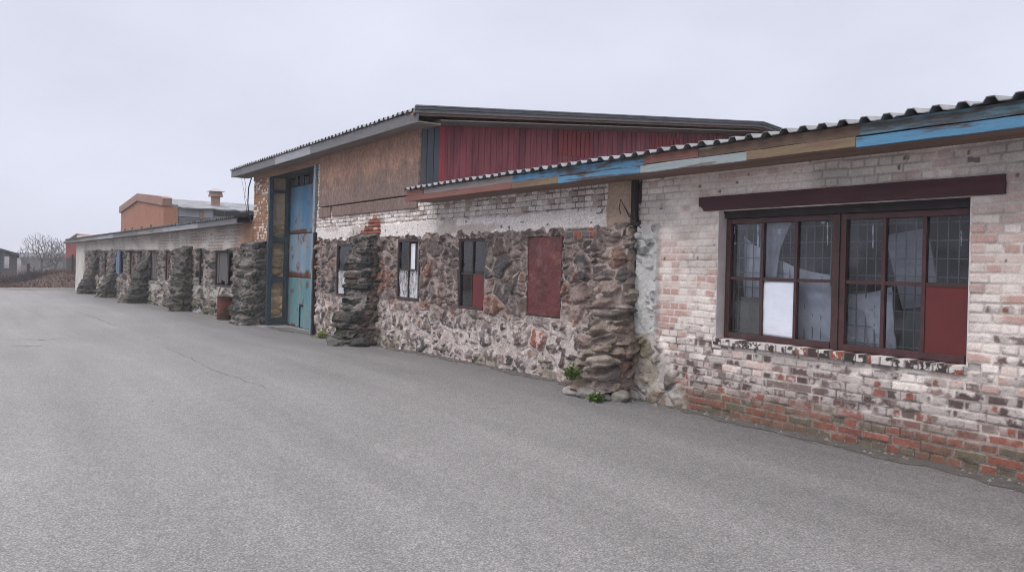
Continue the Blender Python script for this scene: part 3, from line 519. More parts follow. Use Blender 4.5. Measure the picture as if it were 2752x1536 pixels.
for a, b, m, l in [(1096, 1140, 'redbrown', None), (1140, 1378, 'greywood', 'bare grey fascia board'), (1378, 1730, 'blue', 'peeling blue fascia board'), (1730, 1876, 'redbrown', 'red brown fascia board'), (1876, 2310, 'brownwood', 'bare brown fascia board')]: fas(a, b, False, m, l)
fas(2302, 0, True, 'blue', 'long peeling blue fascia board', XR); fas(2310, 0, False, 'blue2', 'worn teal fascia board', XR)
xl = xs(1096)
MB().box(xl + .01, XR, YF + .03, 6.99, eb + .012, eb + .03).make('soffit', M['soffit'], shed)
RS = .11                                              # roof slope
corr('roof', (xl - .05, YF - .07, eb + .205), (XR, YF - .07, eb + .205), (0, 8.5, 8.5 * RS), .205, .042, M['galv'], shed)
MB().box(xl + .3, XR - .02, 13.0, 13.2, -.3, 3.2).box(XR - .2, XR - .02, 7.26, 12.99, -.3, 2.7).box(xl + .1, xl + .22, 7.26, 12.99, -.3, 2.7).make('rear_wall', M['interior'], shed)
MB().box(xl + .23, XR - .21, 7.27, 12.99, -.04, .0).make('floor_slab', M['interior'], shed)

# ------------------------------------------------------------------ tall hall
hall = thing('factory_hall', (-18, 12, -.2), 'tall hall with red clad side, fibreboard front and blue steel gate', 'hall')
g0, g1 = P(718, 700).x, P(849, 700).x; hl = P(678, 700).x; gz = P(718, 478).z
ob0, ob1, obz = P(861, 560).x, HC, P(1127, 556).z - .02
field('rubble_wall', PA, np.arange(g1, HC - .001, .0145), np.arange(-.5, 2.84, .0145), f_rubble, M['stone'], hall, [W1w, W2], .26, label='rubble stone wall with a plaster band and red brick patch')
def f_hbrick(s, z):
    t, ra, rb, rc, row, e = bricks(s, z, 13); n = fbm(s * 4, z * 4, 14, 4)
    c = pal(rb, [(.34, .17, .10), (.28, .13, .08), (.38, .20, .12), (.24, .12, .085), (.31, .16, .11)]) * (.75 + .5 * n)[..., None]
    w = ss(.60, .68, .6 * ra + .5 * fbm(s * 2.5, z * 2, 15, 3) - .06 + .35 * ss(.35, .0, np.minimum(np.abs(s - g0), np.abs(s - g1)))); c = mix(c, np.array((.60, .55, .50)), w)
    c = mix(np.array((.25, .17, .13)), c, t); h = -.012 * (1 - t) + .006 * (rc - .5)
    hs, cs, _, _ = stone(s, z, 16, (.3, .16), .02, .06, DARK + STONES[:4], (.30, .26, .24)); m = ss(2.05, 1.95, z + .15 * (n - .5)); return mix(h, hs, m), mix(c, cs, m)
field('brick_wall', PA, np.arange(hl, g0 + .005, .02), np.arange(-.6, 4.4, .016), f_hbrick, M['brick'], hall, [], .4, label='orange brick wall left of the gate')
field('brick_pier', PA, np.arange(g1 + .001, ob0 + .10, .016), np.arange(2.845, 4.4, .016), f_hbrick, M['brick'], hall, [], .4)
def f_osb(s, z):
    n = fbm(s * 2.2, z * 1.6, 51, 5); f = fbm(s * 26, z * 9, 52, 3); edge = 3.50 + .55 * (fbm(s * 3, z * .6, 53, 4) - .5) + .1 * (s - ob0) / (ob1 - ob0)
    m = ss(.28, -.28, z - edge + .5 * (f - .5)); c = mix(np.array((.32, .19, .14)), np.array((.165, .12, .108)), m * .9); dk = ss(.16, .0, np.abs(z - edge)) * ss(.40, .65, f); c = mix(c, np.array((.12, .09, .08)), .7 * dk)
    return .003 * f, c * (.66 + .32 * n + .46 * f * fbm(s * 14 + z * 9, z * 14 - s * 5, 58, 2) * 1.6)[..., None]
jz = obz + .27
field('board_panel', PA, np.arange(ob0, ob1 + .0, .02), np.arange(jz, 4.32, .02), f_osb, M['osb'], hall, [], .035, d0=.035, label='large weathered fibreboard sheet')
gap0 = P(892, 575).x
field('board_panel', PA, np.arange(ob0, gap0, .02), np.arange(obz, jz - .012, .02), f_osb, M['osb'], hall, [], .035, d0=.040)
field('board_panel', PA, np.arange(gap0 + .12, ob1 - .03, .02), np.arange(obz + .0, jz - .012, .02), f_osb, M['osb'], hall, [], .035, d0=.042)
MB().pbox(PA, ob0 + .1, ob1 - .01, -.20, -.02, 2.845, 4.4).make('front_wall', M['blackwood'], hall)
# gate
MB().pbox(PA, hl + .02, g1 + .35, -.02, .03, gz, 4.4).make('lintel_board', M['tan'], hall)
gr = .58; zb0 = -.32
def f_rev(s, z):
    hs, cs, t, rb = stone(s, z, 19, (.5, .22), .014, .05, [(.55, .37, .22), (.46, .31, .19), (.62, .43, .27), (.34, .26, .17), (.46, .35, .23)], (.40, .31, .22)); w = ss(2.6, 2.75, z); return mix(hs, .01 + .01 * fbm(s * 3, z * 12, 4, 3), w), mix(cs, np.array((.50, .38, .27)) * (.8 + .4 * fbm(s * 4, z * 9, 5, 3))[..., None], w)
PRV = Plane((g0, 6.94), (0, 1)); PRV.n = Vector((1, 0))
field('gate_reveal', PRV, np.arange(-.0, gr + .1, .02), np.arange(-.6, gz, .02), f_rev, M['yellowstone'], hall, [], .05, d0=.02, label='ochre stone side of the gate opening')
MB().box(g1 - .03, g1 + .01, 6.99, 7.6, -.6, gz).make('gate_jamb', M['interior'], hall); MB().box(g0 - .3, g1 + .1, 6.96, 7.80, gz + .004, gz + .06).box(g0 - .3, g1 + .1, 7.70, 7.80, -.5, gz).make('gate_header', M['interior'], hall)
gt = MB(); pz = lambda py: P(690, py).z
gt.box(g0 + .06, g0 + .20, 6.90, 7.02, zb0, gz - .02); gt.box(g0 + .06, g0 + .17, 7.40, 7.50, zb0, gz - .02)
for py, hh in ((642, .16), (752, .16), (510, .08)): zc = P(740, py).z; gt.box(g0 + .08, g0 + .16, 7.02, 7.40, zc - hh / 2, zc + hh / 2)
gt.box(g0 + .08, g0 + .16, 7.02, 7.40, zb0, zb0 + .28); gt.make('gate_frame', M['steel'], hall)
MB().box(g1 - .16, g1 - .02, 6.88, 7.0, zb0 + .05, gz - .02).make('gate_post', M['lightsteel'], hall)
MB().box(g1 + .02, g1 + .10, 6.84, 6.93, -.4, 2.35).make('gate_stop', M['blackwood'], hall)
def zdoor(py): return P(800, py, 6.94 + gr).z
door = MB().box(g0 + .18, g1 + .02, 6.94 + gr + .02, 6.94 + gr + .07, zb0 + .04, gz - .36).make('gate_door', M['steel'], hall)
PDR = Plane((0, 6.94 + gr + .02), (1, 0)); zd = [zdoor(880), zdoor(745), zdoor(628), zdoor(500)]
def sheetfn(base, base2, seed, rustlow):
    def fn(s, z):
        n = fbm(s * 3, z * .6, seed, 5); n2 = fbm(s * 4, z * 4, seed + 1, 5); c = mix(np.array(base), np.array(base2), ss(.4, .62, n)); st = ss(.56, .66, fbm(s * 7, z * .8, seed + 2, 4)) * .35; c = mix(c, np.array((.30, .20, .13)), st)
        hgt = z - z.min(); rz = ss(rustlow * 1.0, rustlow * .5, hgt + .18 * (n2 - .5) - .10 * (n - .5)); ru = np.array((.10, .035, .022)) * (.6 + .8 * n2)[..., None]; c = mix(c, ru, rz)
        k = ss(.72, .75, n2); c = mix(c, np.array((.12, .06, .045)), k * .85); return .008 * (n2 - .5), c
    return fn
cols = [((.085, .22, .265), (.12, .25, .28), 3, .04), ((.18, .275, .36), (.13, .23, .33), 5, .20), ((.055, .18, .325), (.085, .225, .37), 8, .10)]
labs = ['teal lower gate sheet', 'grey blue middle gate sheet', 'strong blue upper gate sheet']
for k in range(3):
    b, b2, sd, rl = cols[k]
    field('sheet_panel', PDR, np.arange(g0 + .19, g1, .03), np.arange(zd[k] + .01, zd[k + 1] - .01, .02), sheetfn(b, b2, sd, rl), M['panel'], door, [], .02, d0=.025, label=labs[k])
MB().box(g0 + .19, g1, 6.90 + gr, 6.93 + gr, zb0 + .05, zd[0]).make('bottom_rail', M['redbrown'], door)
xm = P(808, 820, 6.94 + gr).x
MB().box(xm - .012, xm + .012, 6.90 + gr, 6.93 + gr, zd[0] + .02, zdoor(815)).box(xm, xm + .24, 6.895 + gr, 6.92 + gr, zdoor(820), zdoor(816)).make('latch_bar', M['blackwood'], door)
M['topb'] = mat('dark_grey_patch_boards', (.06, .062, .075), .85, .4, 3, .1, 20); r = random.Random(2)
for k in range(9): a = g0 + .22 + k * .4; MB().box(a, a + r.uniform(.2, .39), 7.50, 7.53, zd[3] + r.uniform(-.04, .02), zd[3] + r.uniform(.18, .40)).make('top_board', M['topb'], door)
MB().box(g0 - .1, g1 + .05, 6.62, 7.6, -.5, zb0 + .08).make('threshold', M['concrete'], hall)
# small windows with crumpled plastic
wA, cA = window(hall, PA, W2[0], W2[1], W2[2], W2[3], -.02, 2, 2, M['darkwood'], .05, label='narrow four pane window right of the buttress', mw=.03, skip=[(0, 0), (1, 0), (1, 1)])
wB, cB = window(hall, PA, W1w[0], W1w[1], W1w[2], W1w[3], -.02, 2, 2, M['darkwood'], .05, label='narrow four pane window half hidden by the buttress', mw=.03, skip=[(0, 0), (1, 0)])
def stripes(cells, keys, w, nm_seed):
    rr = random.Random(nm_seed)
    for kk in keys:
        q = cells[kk]; mb = MB(); mb.pbox(PA, q[0] + .01, q[1] - .01, -.030, -.026, q[2], q[3] - .01)
        for i in range(26):
            a = rr.uniform(q[0] + .02, q[1] - .02); z_ = rr.uniform(q[2] + .02, q[3] - .2); L_ = rr.uniform(.12, .34); dx = rr.uniform(-.10, .14)
            pts = [PA.w(min(max(a + dx * t + .02 * math.sin(t * 4 + i), q[0] + .01), q[1] - .01), -.025 + .012 * math.sin(3.1 * t), min(z_ + L_ * t, q[3] - .02)) for t in np.linspace(0, 1, 6)]; mb.tube(pts, rr.uniform(.004, .009), 4)
        mb.make('crumpled_plastic', M['crumple'], w)
M['crumple'] = mat('crumpled_clear_plastic', (.62, .62, .64), .35, .5, 22, .8, 20, dist=.03, stretch=(2, 1, .5), stain=(.16, .16, .17), samt=.58, sscale=10)
stripes(cA, [(0, 0), (1, 0)], wA, 1); stripes(cB, [(0, 0), (1, 0)], wB, 2)
q = cA[0, 1]; MB().pbox(PA, q[0] + .01, q[1] - .012, -.07, -.06, q[2], q[2] + .2).make('card', M['lightpanel'], wA)
q = cA[1, 1]; MB().pbox(PA, q[0] + .012, q[1] - .005, -.035, -.030, q[2], q[3] - .03).make('film', M['white'], wA)
buttress(hall, PA, P(1016, 800).x - .95, P(1016, 800).x, -.45, P(985, 628).z, 1.02, .30, 11, lean=.0, label='dark stacked stone buttress with a spread foot', moss=.2, pw=3.0, step=.13, du=.015, size=(.40, .19), cols=BLACK, mcol=(.22, .195, .18), cols2=[(.12, .095, .085), (.09, .075, .07), (.15, .11, .095), (.06, .055, .053), (.18, .14, .12)])
buttress(hall, PA, hl - .1, g0 - .02, -.6, P(690, 648).z, .66, .36, 12, label='grey stone corner buttress beside the gate', cols=DARK + [(.16, .15, .14)], mcol=(.20, .185, .17), moss=.15, pw=1.2, step=.10, du=.018, size=(.42, .20))
# side wall, roof
RY = P(2046, 332, 16.2); vx = -12.63; ey = 6.49; ez0 = 4.20; ez1 = 4.43
ridge_y = PX(2046, 332, vx).y; ridge_z = PX(2046, 332, vx).z; hs = (ridge_z - ez1) / (ridge_y - ey)
def wz_(y): return ez1 + hs * (y - ey) - .20
tin = []; yy = 7.36; r = random.Random(5)
V = []; Fc = []; y = 7.36; xw = HC
while y < ridge_y + .2:
    for (t, dx) in ((0, 0), (.014, .0), (.024, .013), (.122, .013), (.132, 0)):
        yy = min(y + t, ridge_y + .3); V += [(xw + dx, yy, 2.6), (xw + dx, yy, wz_(yy))]
    y += .142
Fc = [(2 * i, 2 * i + 2, 2 * i + 3, 2 * i + 1) for i in range(len(V) // 2 - 1)]
M['clad'] = mat('plum_red_cladding', (.30, .074, .092), .6, .30, 1.3, .15, 20, stretch=(1, 3, .35), stain=(.20, .045, .062), samt=.52, sscale=1.5)
obj('side_cladding', V, Fc, M['clad'], hall, label='plum red vertical side cladding')
def patch(px0, px1, py0, py1, m, lab, off=.018):
    a, b = PX(px0, 400, HC).y, PX(px1, 400, HC).y; z0 = 2.6 if py1 is None else PX((px0 + px1) / 2, py1, HC).z; z1 = wz_(a) if py0 is None else PX((px0 + px1) / 2, py0, HC).z
    mb = MB(); y = a
    while y < b: mb.box(HC + .001, HC + off, y, min(y + .10, b), z0, z1); mb.box(HC + .0012, HC + off - .016, min(y + .1, b), min(y + .122, b + .01), z0 + .001, z1 - .001); y += .122
    mb.make('patch_panel', m, hall, label=lab)
brt = mat('bright_red_sheet', (.42, .05, .055), .6, .2, 2, .1, 20); red2 = mat('brick_red_sheet', (.27, .045, .05), .6, .2, 2, .1, 20)
patch(1174, 1193, None, None, brt, 'bright red end strip', .018); patch(1499, 1587, 352, 420, red2, 'brighter red patch sheet', .032); patch(1748, 1822, 368, 412, red2, 'brick red patch near the ridge', .03)
patch(1905, 1972, 356, 405, mat('faded_rose_sheet', (.25, .085, .085), .6, .2, 2, .1, 20), 'faded rose patch sheet', .03)
ct = MB(); ya = 6.95
for k, (w_, o_) in enumerate(((.10, .012), (.05, .03), (.09, .02), (.12, .035))): ct.box(HC + .001, HC + o_ + .03, ya, ya + w_ - .004, 2.6, wz_(ya) - .02); ya += w_
ct.make('corner_sheet', mat('grey_blue_corner_sheet', (.075, .085, .105), .55, .25, 3, .15, 30, stretch=(1, 1, .3)), hall)
V = [(HC - .001, 7.0, 2.5), (HC - .001, ridge_y * 2 - 7, 2.5)]
MB().prism([(HC - .03, 6.97, -.4), (HC - .03, 2 * ridge_y - 7, -.4), (HC - .03, 2 * ridge_y - 7, wz_(6.97)), (HC - .03, ridge_y, wz_(ridge_y)), (HC - .03, 6.97, wz_(6.97))], (-.15, 0, 0)).make('side_wall', M['interior'], hall)
MB().prism([(hl + .02, 7.35, -.4), (hl + .02, 2 * ridge_y - 7, -.4), (hl + .02, 2 * ridge_y - 7, wz_(6.97)), (hl + .02, ridge_y, wz_(ridge_y)), (hl + .02, 7.35, wz_(6.97))], (.15, 0, 0)).make('far_side_wall', M['interior'], hall)
MB().box(hl + .03, HC - .2, 2 * ridge_y - 7.2, 2 * ridge_y - 7, -.4, 4.1).make('rear_wall', M['interior'], hall)
xe0 = P(623, 460, ey).x
corr('roof', (xe0, ey - .06, ez1 - .035), (vx + .02, ey - .06, ez1 - .035), (0, ridge_y - ey + .06, hs * (ridge_y - ey + .06)), .205, .045, M['galv'], hall)
MB().prism([(xe0, ridge_y + .01, ridge_z), (vx, ridge_y + .01, ridge_z), (vx, 2 * ridge_y - ey, ez1), (xe0, 2 * ridge_y - ey, ez1)], (0, 0, .03)).make('rear_roof', M['galv'], hall)
segs = [xe0, P(740, 440, ey).x, P(835, 400, ey).x, P(950, 380, ey).x, vx]; mm = ['greyfas', 'lightsteel2', 'greyfas', 'greyfas']
M['lightsteel2'] = paint('pale_grey_fascia_paint', (.30, .31, .34), (.18, .17, .17), .6); M['greyfas'] = paint('slate_grey_fascia_paint', (.15, .15, .165), (.12, .11, .11), .58)
for k in range(4): MB().box(segs[k] + .002, segs[k + 1], ey - .015, ey + .02, ez0 - .02, ez1 - .045).make('fascia_board', M[mm[k]], hall, bevel=.004)
MB().box(xe0 + .01, vx - .04, ey + .021, 6.99, ez0 - .005, ez0 + .02).make('soffit', M['soffit_grey'], hall)
def verge(y0, z0_, y1, z1_, o):
    for (dx0, dx1, dz0, dz1, nm, m) in ((0, .05, -.025, .028, 'verge_trim', M['roofdark']), (.012, .07, .028, .048, 'verge_cap', M['galv']), (-.06, .02, -.085, -.027, 'barge_board', M['greyfas']), (-.11, -.062, -.125, -.075, 'barge_batten', M['tan'])):
        MB().hexa([(vx + dx0, y0, z0_ + dz0), (vx + dx1, y0, z0_ + dz0), (vx + dx1, y1, z1_ + dz0), (vx + dx0, y1, z1_ + dz0), (vx + dx0, y0, z0_ + dz1), (vx + dx1, y0, z0_ + dz1), (vx + dx1, y1, z1_ + dz1), (vx + dx0, y1, z1_ + dz1)]).make(nm, m, hall)
verge(ey - .07, ez1, ridge_y, ridge_z, 0); verge(ridge_y + .001, ridge_z, 2 * ridge_y - ey, ez1, 0)
MB().hexa([(HC, 6.99, wz_(6.99)), (vx - .05, 6.99, wz_(6.99)), (vx - .05, ridge_y, wz_(ridge_y)), (HC, ridge_y, wz_(ridge_y)), (HC, 6.99, wz_(6.99) + .02), (vx - .05, 6.99, wz_(6.99) + .02), (vx - .05, ridge_y, wz_(ridge_y) + .02), (HC, ridge_y, wz_(ridge_y) + .02)]).make('verge_soffit', M['soffit_grey'], hall)
# dark rough stones at the gate's right edge
cb = MB()
def rock(mb, c, r3, seed, n=2):
    bm = bmesh.new(); bmesh.ops.create_icosphere(bm, subdivisions=4, radius=1); rr = random.Random(seed)
    cuts = [(Vector((rr.gauss(0, 1), rr.gauss(0, 1), rr.gauss(0, .8))).normalized(), rr.uniform(.62, .95)) for _ in range(11)]
    for v in bm.verts:
        d = v.co.normalized(); k = min([1.0] + [o_ / max(d.dot(n_), .01) for n_, o_ in cuts if d.dot(n_) > .2]); k *= 1 + .14 * (float(fbm(np.array([d.x * 4 + seed + d.z * 3]), np.array([d.y * 4 - d.z * 3]), seed, 4)[0]) - .5); v.co = Vector((d.x * r3[0] * k + c[0], d.y * r3[1] * k + c[1], d.z * r3[2] * k + c[2]))
    mb.add([v.co[:] for v in bm.verts], [[v.index for v in f.verts] for f in bm.faces]); bm.free()

# ------------------------------------------------------------------ long low wing (left)
wing = thing('stone_wing', (PW.w(-WL / 2, -3, -.4)), 'long low derelict stone wing with leaning buttresses left of the gate', 'wing')
def wb(px0, px1, py0, py1): a, _ = PW.at(px0, 700); b, _ = PW.at(px1, 700); m_ = (px0 + px1) / 2; return (a, b, PW.at(m_, py1)[1], PW.at(m_, py0)[1])
WB = [wb(252, 268, 677, 738), wb(278, 288, 677, 735), wb(318, 332, 675, 735), wb(345, 360, 673, 742), wb(372, 385, 674, 735), wb(399, 424, 672, 755), wb(441, 456, 672, 755), wb(531, 547, 666, 768), wb(574, 626, 672, 772)]
ez_a = PW.at(645, 598)[1]; ez_b = PW.at(208, 653)[1]
fa, fb = (PW.at(652, 598), PW.at(208, 652))
def ewz(s): return np.interp(s, [-WL, 0], [2.40, 2.72])
def f_wing(s, z):
    h, c, t, rb = stone(s, z, 101, (.6, .30), .02, .09, DARK + STONES[:6], (.27, .235, .215), .60)
    n = fbm(s * 1.3, z * 2, 102, 4); wob = .28 * (fbm(s * .8, z * .8, 103, 4) - .5)
    c = mix(c, np.array((.42, .40, .37)), .7 * ss(.50, .60, fbm(s * 1.8, z * 2.5, 110, 4)) * ss(1.1, .5, z)); c = mix(c, np.array((.12, .13, .05)), .6 * ss(.46, .6, n) * ss(.45, -.2, z))
    p = ss(1.93, 1.99, z + wob); tb, ra, rbb, rc, row, e = bricks(s, z, 104, .11, .42, .42, .008); pc = np.array((.50, .46, .43)) * (.72 + .5 * n)[..., None]; pc = mix(pc, np.array((.30, .22, .18)), .6 * ss(.5, .62, fbm(s * .9, z * 3, 105, 4)) * ss(-12, -3, s)); pc = mix(np.array((.24, .19, .165)), pc, tb + (1 - tb) * ss(.5, .6, n + .25 * ss(-8, -20, s)))
    h = mix(h, .03 - .012 * (1 - tb), p); c = mix(c, pc, p)
    e = ss(-WL + 3.4, -WL + 2.2, s + wob * 2); c = mix(c, np.array((.55, .52, .49)) * (.8 + .35 * n)[..., None], e); h = mix(h, .03 + .01 * n, e)
    o = ss(-1.6, -.5, s + wob) * ss(1.9, 2.1, z); c = mix(c, np.array((.34, .20, .13)) * (.7 + .5 * n)[..., None], o); return h, c
field('wall', PW, np.linspace(-WL, -.0, 900), np.arange(-1.1, 2.85, .028), f_wing, M['stone'], wing, WB, .3, label='stone wall with pale plaster along the top')
for i, b in enumerate(WB):
    m = [M['oldwood'], M['blackwood'], M['blackwood'], M['brownwood'], M['oldwood'], M['oldwood'], M['redbrown'], M['blackwood'], M['oldwood']][i]
    f = MB(); f.pbox(PW, b[0], b[0] + .10, -.18, -.06, b[2], b[3]); f.pbox(PW, b[1] - .10, b[1], -.18, -.06, b[2], b[3]); f.pbox(PW, b[0] + .1, b[1] - .1, -.18, -.07, b[3] - .09, b[3]); f.pbox(PW, b[0] + .1, b[1] - .1, -.18, -.05, b[2], b[2] + .07)
    w = f.make('window', M['darkwood'], wing)
    bd = MB(); x = b[0] + .101; rr = random.Random(i); frac = [1, .15, .3, .3, 1, 1, .25, .3, .6][i]; end = b[0] + .1 + (b[1] - b[0] - .2) * frac
    while x < end - .02: x1 = min(x + rr.uniform(.14, .26), end); bd.pbox(PW, x, x1 - .012, -.15, -.12 + rr.uniform(0, .02), b[2] + .071 + rr.uniform(0, .25 if i == 8 else .02), b[3] - .091); x = x1
    if bd.v: bd.make('boarding', m, w)
b = WB[2]; MB().pbox(PW, b[0] - .25, b[0] + .55, .0, .06, b[2] - .05, b[3] + .02).make('shutter', mat('blue_shutter_paint', (.115, .155, .25), .7, .25, 3, .1, 20), wing, label='faded blue shutter')
MB().pbox(PW, -WL + .3, -.1, -3.9, -3.8, -.9, 2.4).pbox(PW, -WL + .02, -WL + .2, -3.79, -.31, -.9, 2.38).make('rear_wall', M['interior'], wing)
def wbut(px0, px1, ptop, dep, dt, seed, pw=1.1, wid=1.0, **k):
    a1 = PW.at(px1, 800)[0]; a0 = a1 - wid; zt_ = PW.at((px0 + px1) / 2 + 10, ptop)[1]
    buttress(wing, PW, a0, a1, -1.0, zt_, dep, dt, seed, pw=pw, du=.04, moss=.3, step=.17, size=(.55, .22), lean=k.get('lean', 0.), cols=DARK, mcol=(.12, .115, .102))
def depth_for(pl_px0, py, px1):                       # how far the foot stands out, from where its outer corner meets the ground
    p = PG(pl_px0, py); q = Vector((p.x, p.y)) - PW.o; return q.dot(PW.n)
for (p0, py, p1, pt, dt, sd, wd) in [(214, 792, 258, 690, .05, 21, 1.0), (250, 799, 312, 690, .05, 22, 1.0), (308, 812, 398, 686, .05, 23, 1.2), (456, 836, 517, 662, .30, 24, 1.3)]:
    dd = max(.5, min(2.6, depth_for(p0, py, p1))); print('buttress depth', p0, depth_for(p0, py, p1)); wbut(p0, p1, pt, dd, dt, sd, 1.15, wd)
# eave of the wing
def esl(s0, s1, d0, d1, zo0, zo1, nm, m, lab=None): MB().pbox(PW, s0, s1, d0, d1, float(ewz(s0)) + zo0, float(ewz(s0)) + zo1, float(ewz(s1)) + zo0, float(ewz(s1)) + zo1).make(nm, m, wing, label=lab)
ov = .5; cuts = [-WL - .8, -WL + 4, -WL + 9, -WL + 13, -WL + 18, -WL + 22, -4, -.05]
for k in range(len(cuts) - 1): esl(cuts[k] + .003, cuts[k + 1], ov - .03, ov, 0, .17, 'fascia_board', [M['greyfas'], M['greywood'], M['lightsteel2']][k % 3])
esl(-WL - .79, -.05, -.05, ov - .031, .01, .03, 'soffit', M['soffit_grey']); z0_, z1_ = float(ewz(-WL - .8)) + .18, float(ewz(-.05)) + .18
a_, b_ = PW.w(-WL - .8, ov + .05, z0_), PW.w(-.02, ov + .05, z1_)
corr('roof', a_, b_, Vector((-PW.n.x * 4.6, -PW.n.y * 4.6, .55)), .19, .055, M['roofdark'], wing)
MB().pbox(PW, -WL - .78, -WL - .74, -4, ov - .031, 2.40 - .0, 2.60, 2.40, 2.60).make('barge_board', M['greyfas'], wing)

# ------------------------------------------------------------------ barrel, weeds, stones, cable
bp = PG(608, 858); rb_ = .29; bz = bp.z - .02; prof = [(0, 0), (.97, 0), (1, .02), (1, .30), (1.015, .32), (1, .34), (1, .60), (1.015, .62), (1, .64), (1, .92), (1.03, .93), (1.03, .95), (.95, .95), (.93, .90), (0, .90)]
def lathe(mb, c, prof, r, k=28, dent=0):
    V = []; Fc = []
    for i, (a, z) in enumerate(prof):
        for j in range(k): t = 2 * math.pi * j / k; q = r * a * (1 + dent * math.sin(2 * t + 1) * math.sin(z * 3)); V.append((c[0] + q * math.cos(t), c[1] + q * math.sin(t), c[2] + z))
    for i in range(len(prof) - 1):
        for j in range(k): Fc.append((i * k + j, i * k + (j + 1) % k, (i + 1) * k + (j + 1) % k, (i + 1) * k + j))
    return mb.add(V, Fc)
bar = lathe(MB(), (bp.x, bp.y, bz), [(a, z * .78) for a, z in prof[:-3]], rb_, dent=.03).make('rusty_barrel', M['barrel'], None, (bp.x, bp.y, bz), smooth=True); tag(bar, 'rusty red brown oil drum standing against the derelict stone wing', 'barrel')
lathe(MB(), (bp.x, bp.y, bz), [(0, .70), (.90, .70), (.97, .705), (.97, .735)], rb_).make('lid', M['barrel'], bar, smooth=True)
def weed(px, py, w, h, n, m, seed, label, pt=None, nm='weed', broad=1.0):
    p = pt or PG(px, py); rr = random.Random(seed); lf = MB(); st = MB()
    for i in range(n):
        a = rr.uniform(0, 2 * math.pi); rad = rr.uniform(0, 1) ** .6 * w; base = Vector((p.x + math.cos(a) * rad * .5, p.y + math.sin(a) * rad * .35, p.z - .01)); tip = Vector((p.x + math.cos(a) * rad, p.y + math.sin(a) * rad * .6, p.z + h * rr.uniform(.35, 1) * (1 - .4 * rad / w)))
        st.tube([base, base.lerp(tip, .5) + Vector((0, 0, .02)), tip], [.003, .0025, .0015], 4)
        for k in range(6):
            c = base.lerp(tip, rr.uniform(.3, 1.05)); d = Vector((rr.uniform(-1, 1), rr.uniform(-1, 1), rr.uniform(-.2, .9))).normalized(); s_ = d.cross(Vector((rr.uniform(-1, 1), rr.uniform(-1, 1), 1))).normalized(); L_ = rr.uniform(.025, .055) * broad; wd = L_ * .32
            lf.add([c, c + d * L_ * .5 + s_ * wd + Vector((0, 0, .004)), c + d * L_, c + d * L_ * .5 - s_ * wd + Vector((0, 0, .004))], [(0, 1, 2, 3)])
    o = lf.make(nm, m, None, p); tag(o, label, 'weed', 'weeds along the wall foot'); st.make('stem', M['moss'], o); return o
weed(866, 908, .20, .28, 46, M['leafy'], 1, 'yellow green leafy weed at the right foot of the blue gate')
weed(1538, 1056, .14, .24, 40, M['leaf'], 2, 'bright green weed growing low on the left edge of the mortar smeared buttress', pt=P(1536, 1018, 6.2))
weed(1604, 1080, .16, .12, 40, M['leaf'], 3, 'low dull green weed at the foot of the mortar smeared buttress')
weed(1050, 915, .34, .36, 60, M['moss'], 4, 'olive mossy weed clump against the rubble wall right of the dark buttress', broad=.8)
weed(1378, 985, .22, .14, 30, M['moss'], 5, 'thin dull weed tuft at the wall foot below the red sheet', broad=.8)
weed(480, 816, .5, .30, 40, M['moss'], 6, 'olive weed clump at the foot of the stone wing between two buttresses', broad=1.6)
weed(536, 838, .4, .28, 36, M['moss'], 7, 'olive weed clump by the stone wing left of the rusty drum', broad=1.6)
r = random.Random(9); pls = [(1545, 1060, .12, 'pale rounded stone'), (1582, 1068, .14, 'grey flat stone'), (1625, 1072, .13, 'broad low stone'), (1672, 1076, .14, 'small grey stone')]
for i, (px, py, s_, l) in enumerate(pls):
    p = PG(px, py); mb = MB(); rock(mb, (p.x, p.y - .04, p.z + s_ * .3), (s_ * 1.25, s_, s_ * .7), 40 + i, 3); o = mb.make('loose_stone', mat('loose_stone_grey', [(.30, .27, .25), (.20, .19, .18), (.17, .155, .145), (.22, .2, .18)][i], .95, .3, 14, .6, 60), None, (p.x, p.y, p.z), smooth=True); tag(o, l + ' lying at the foot of the mortar smeared buttress', 'stone', 'loose stones by the buttress')
for i, (px, py, s_, l) in enumerate([(892, 928, .16, 'black stone slab at the left toe of the dark buttress'), (960, 930, .20, 'large black stone block under the dark buttress'), (1068, 938, .03, 'tiny white pebble on the asphalt right of the dark buttress')]):
    p = PG(px, py); mb = MB(); rock(mb, (p.x, p.y + .06, p.z + s_ * .3), (s_ * 1.5, s_, s_ * .7), 60 + i, 3); o = mb.make('loose_stone', mat('dark_loose_stone', [(.10, .10, .09), (.045, .046, .045), (.6, .58, .56)][i], .95, .3, 14, .6, 60), None, (p.x, p.y, p.z), smooth=True); tag(o, l, 'stone')
cbx = MB(); pts = [P(676, 478, 6.80), P(668, 505, 6.80), P(666, 545, 6.80), P(668, 575, 6.82), P(676, 600, 6.86)]; cbx.tube(pts, .018, 6); pts = [P(655, 470, 6.75), P(661, 500, 6.75), P(657, 530, 6.75), P(664, 570, 6.8)]; cbx.tube(pts, .007, 4); pts = [P(648, 472, 6.75), P(655, 512, 6.75), P(663, 540, 6.8)]; cbx.tube(pts, .005, 4)
o = cbx.make('hanging_cable', M['cable'], None, tuple(P(676, 600, 6.86)), smooth=True); tag(o, 'loose black cables hanging at the left corner of the tall hall', 'cable')
tw = MB(); rr = random.Random(3)
for a, b, c in [((1668, 535), (1690, 580), (1712, 606)), ((1668, 535), (1664, 560), (1668, 574)), ((1672, 545), (1700, 590), (1722, 612)), ((1702, 510), (1704, 560), (1708, 600)), ((1690, 590), (1706, 598), (1726, 600))]: tw.tube([P(*a, 6.84), P(*b, 6.82), P(*c, 6.80)], [.004, .006, .007], 4)
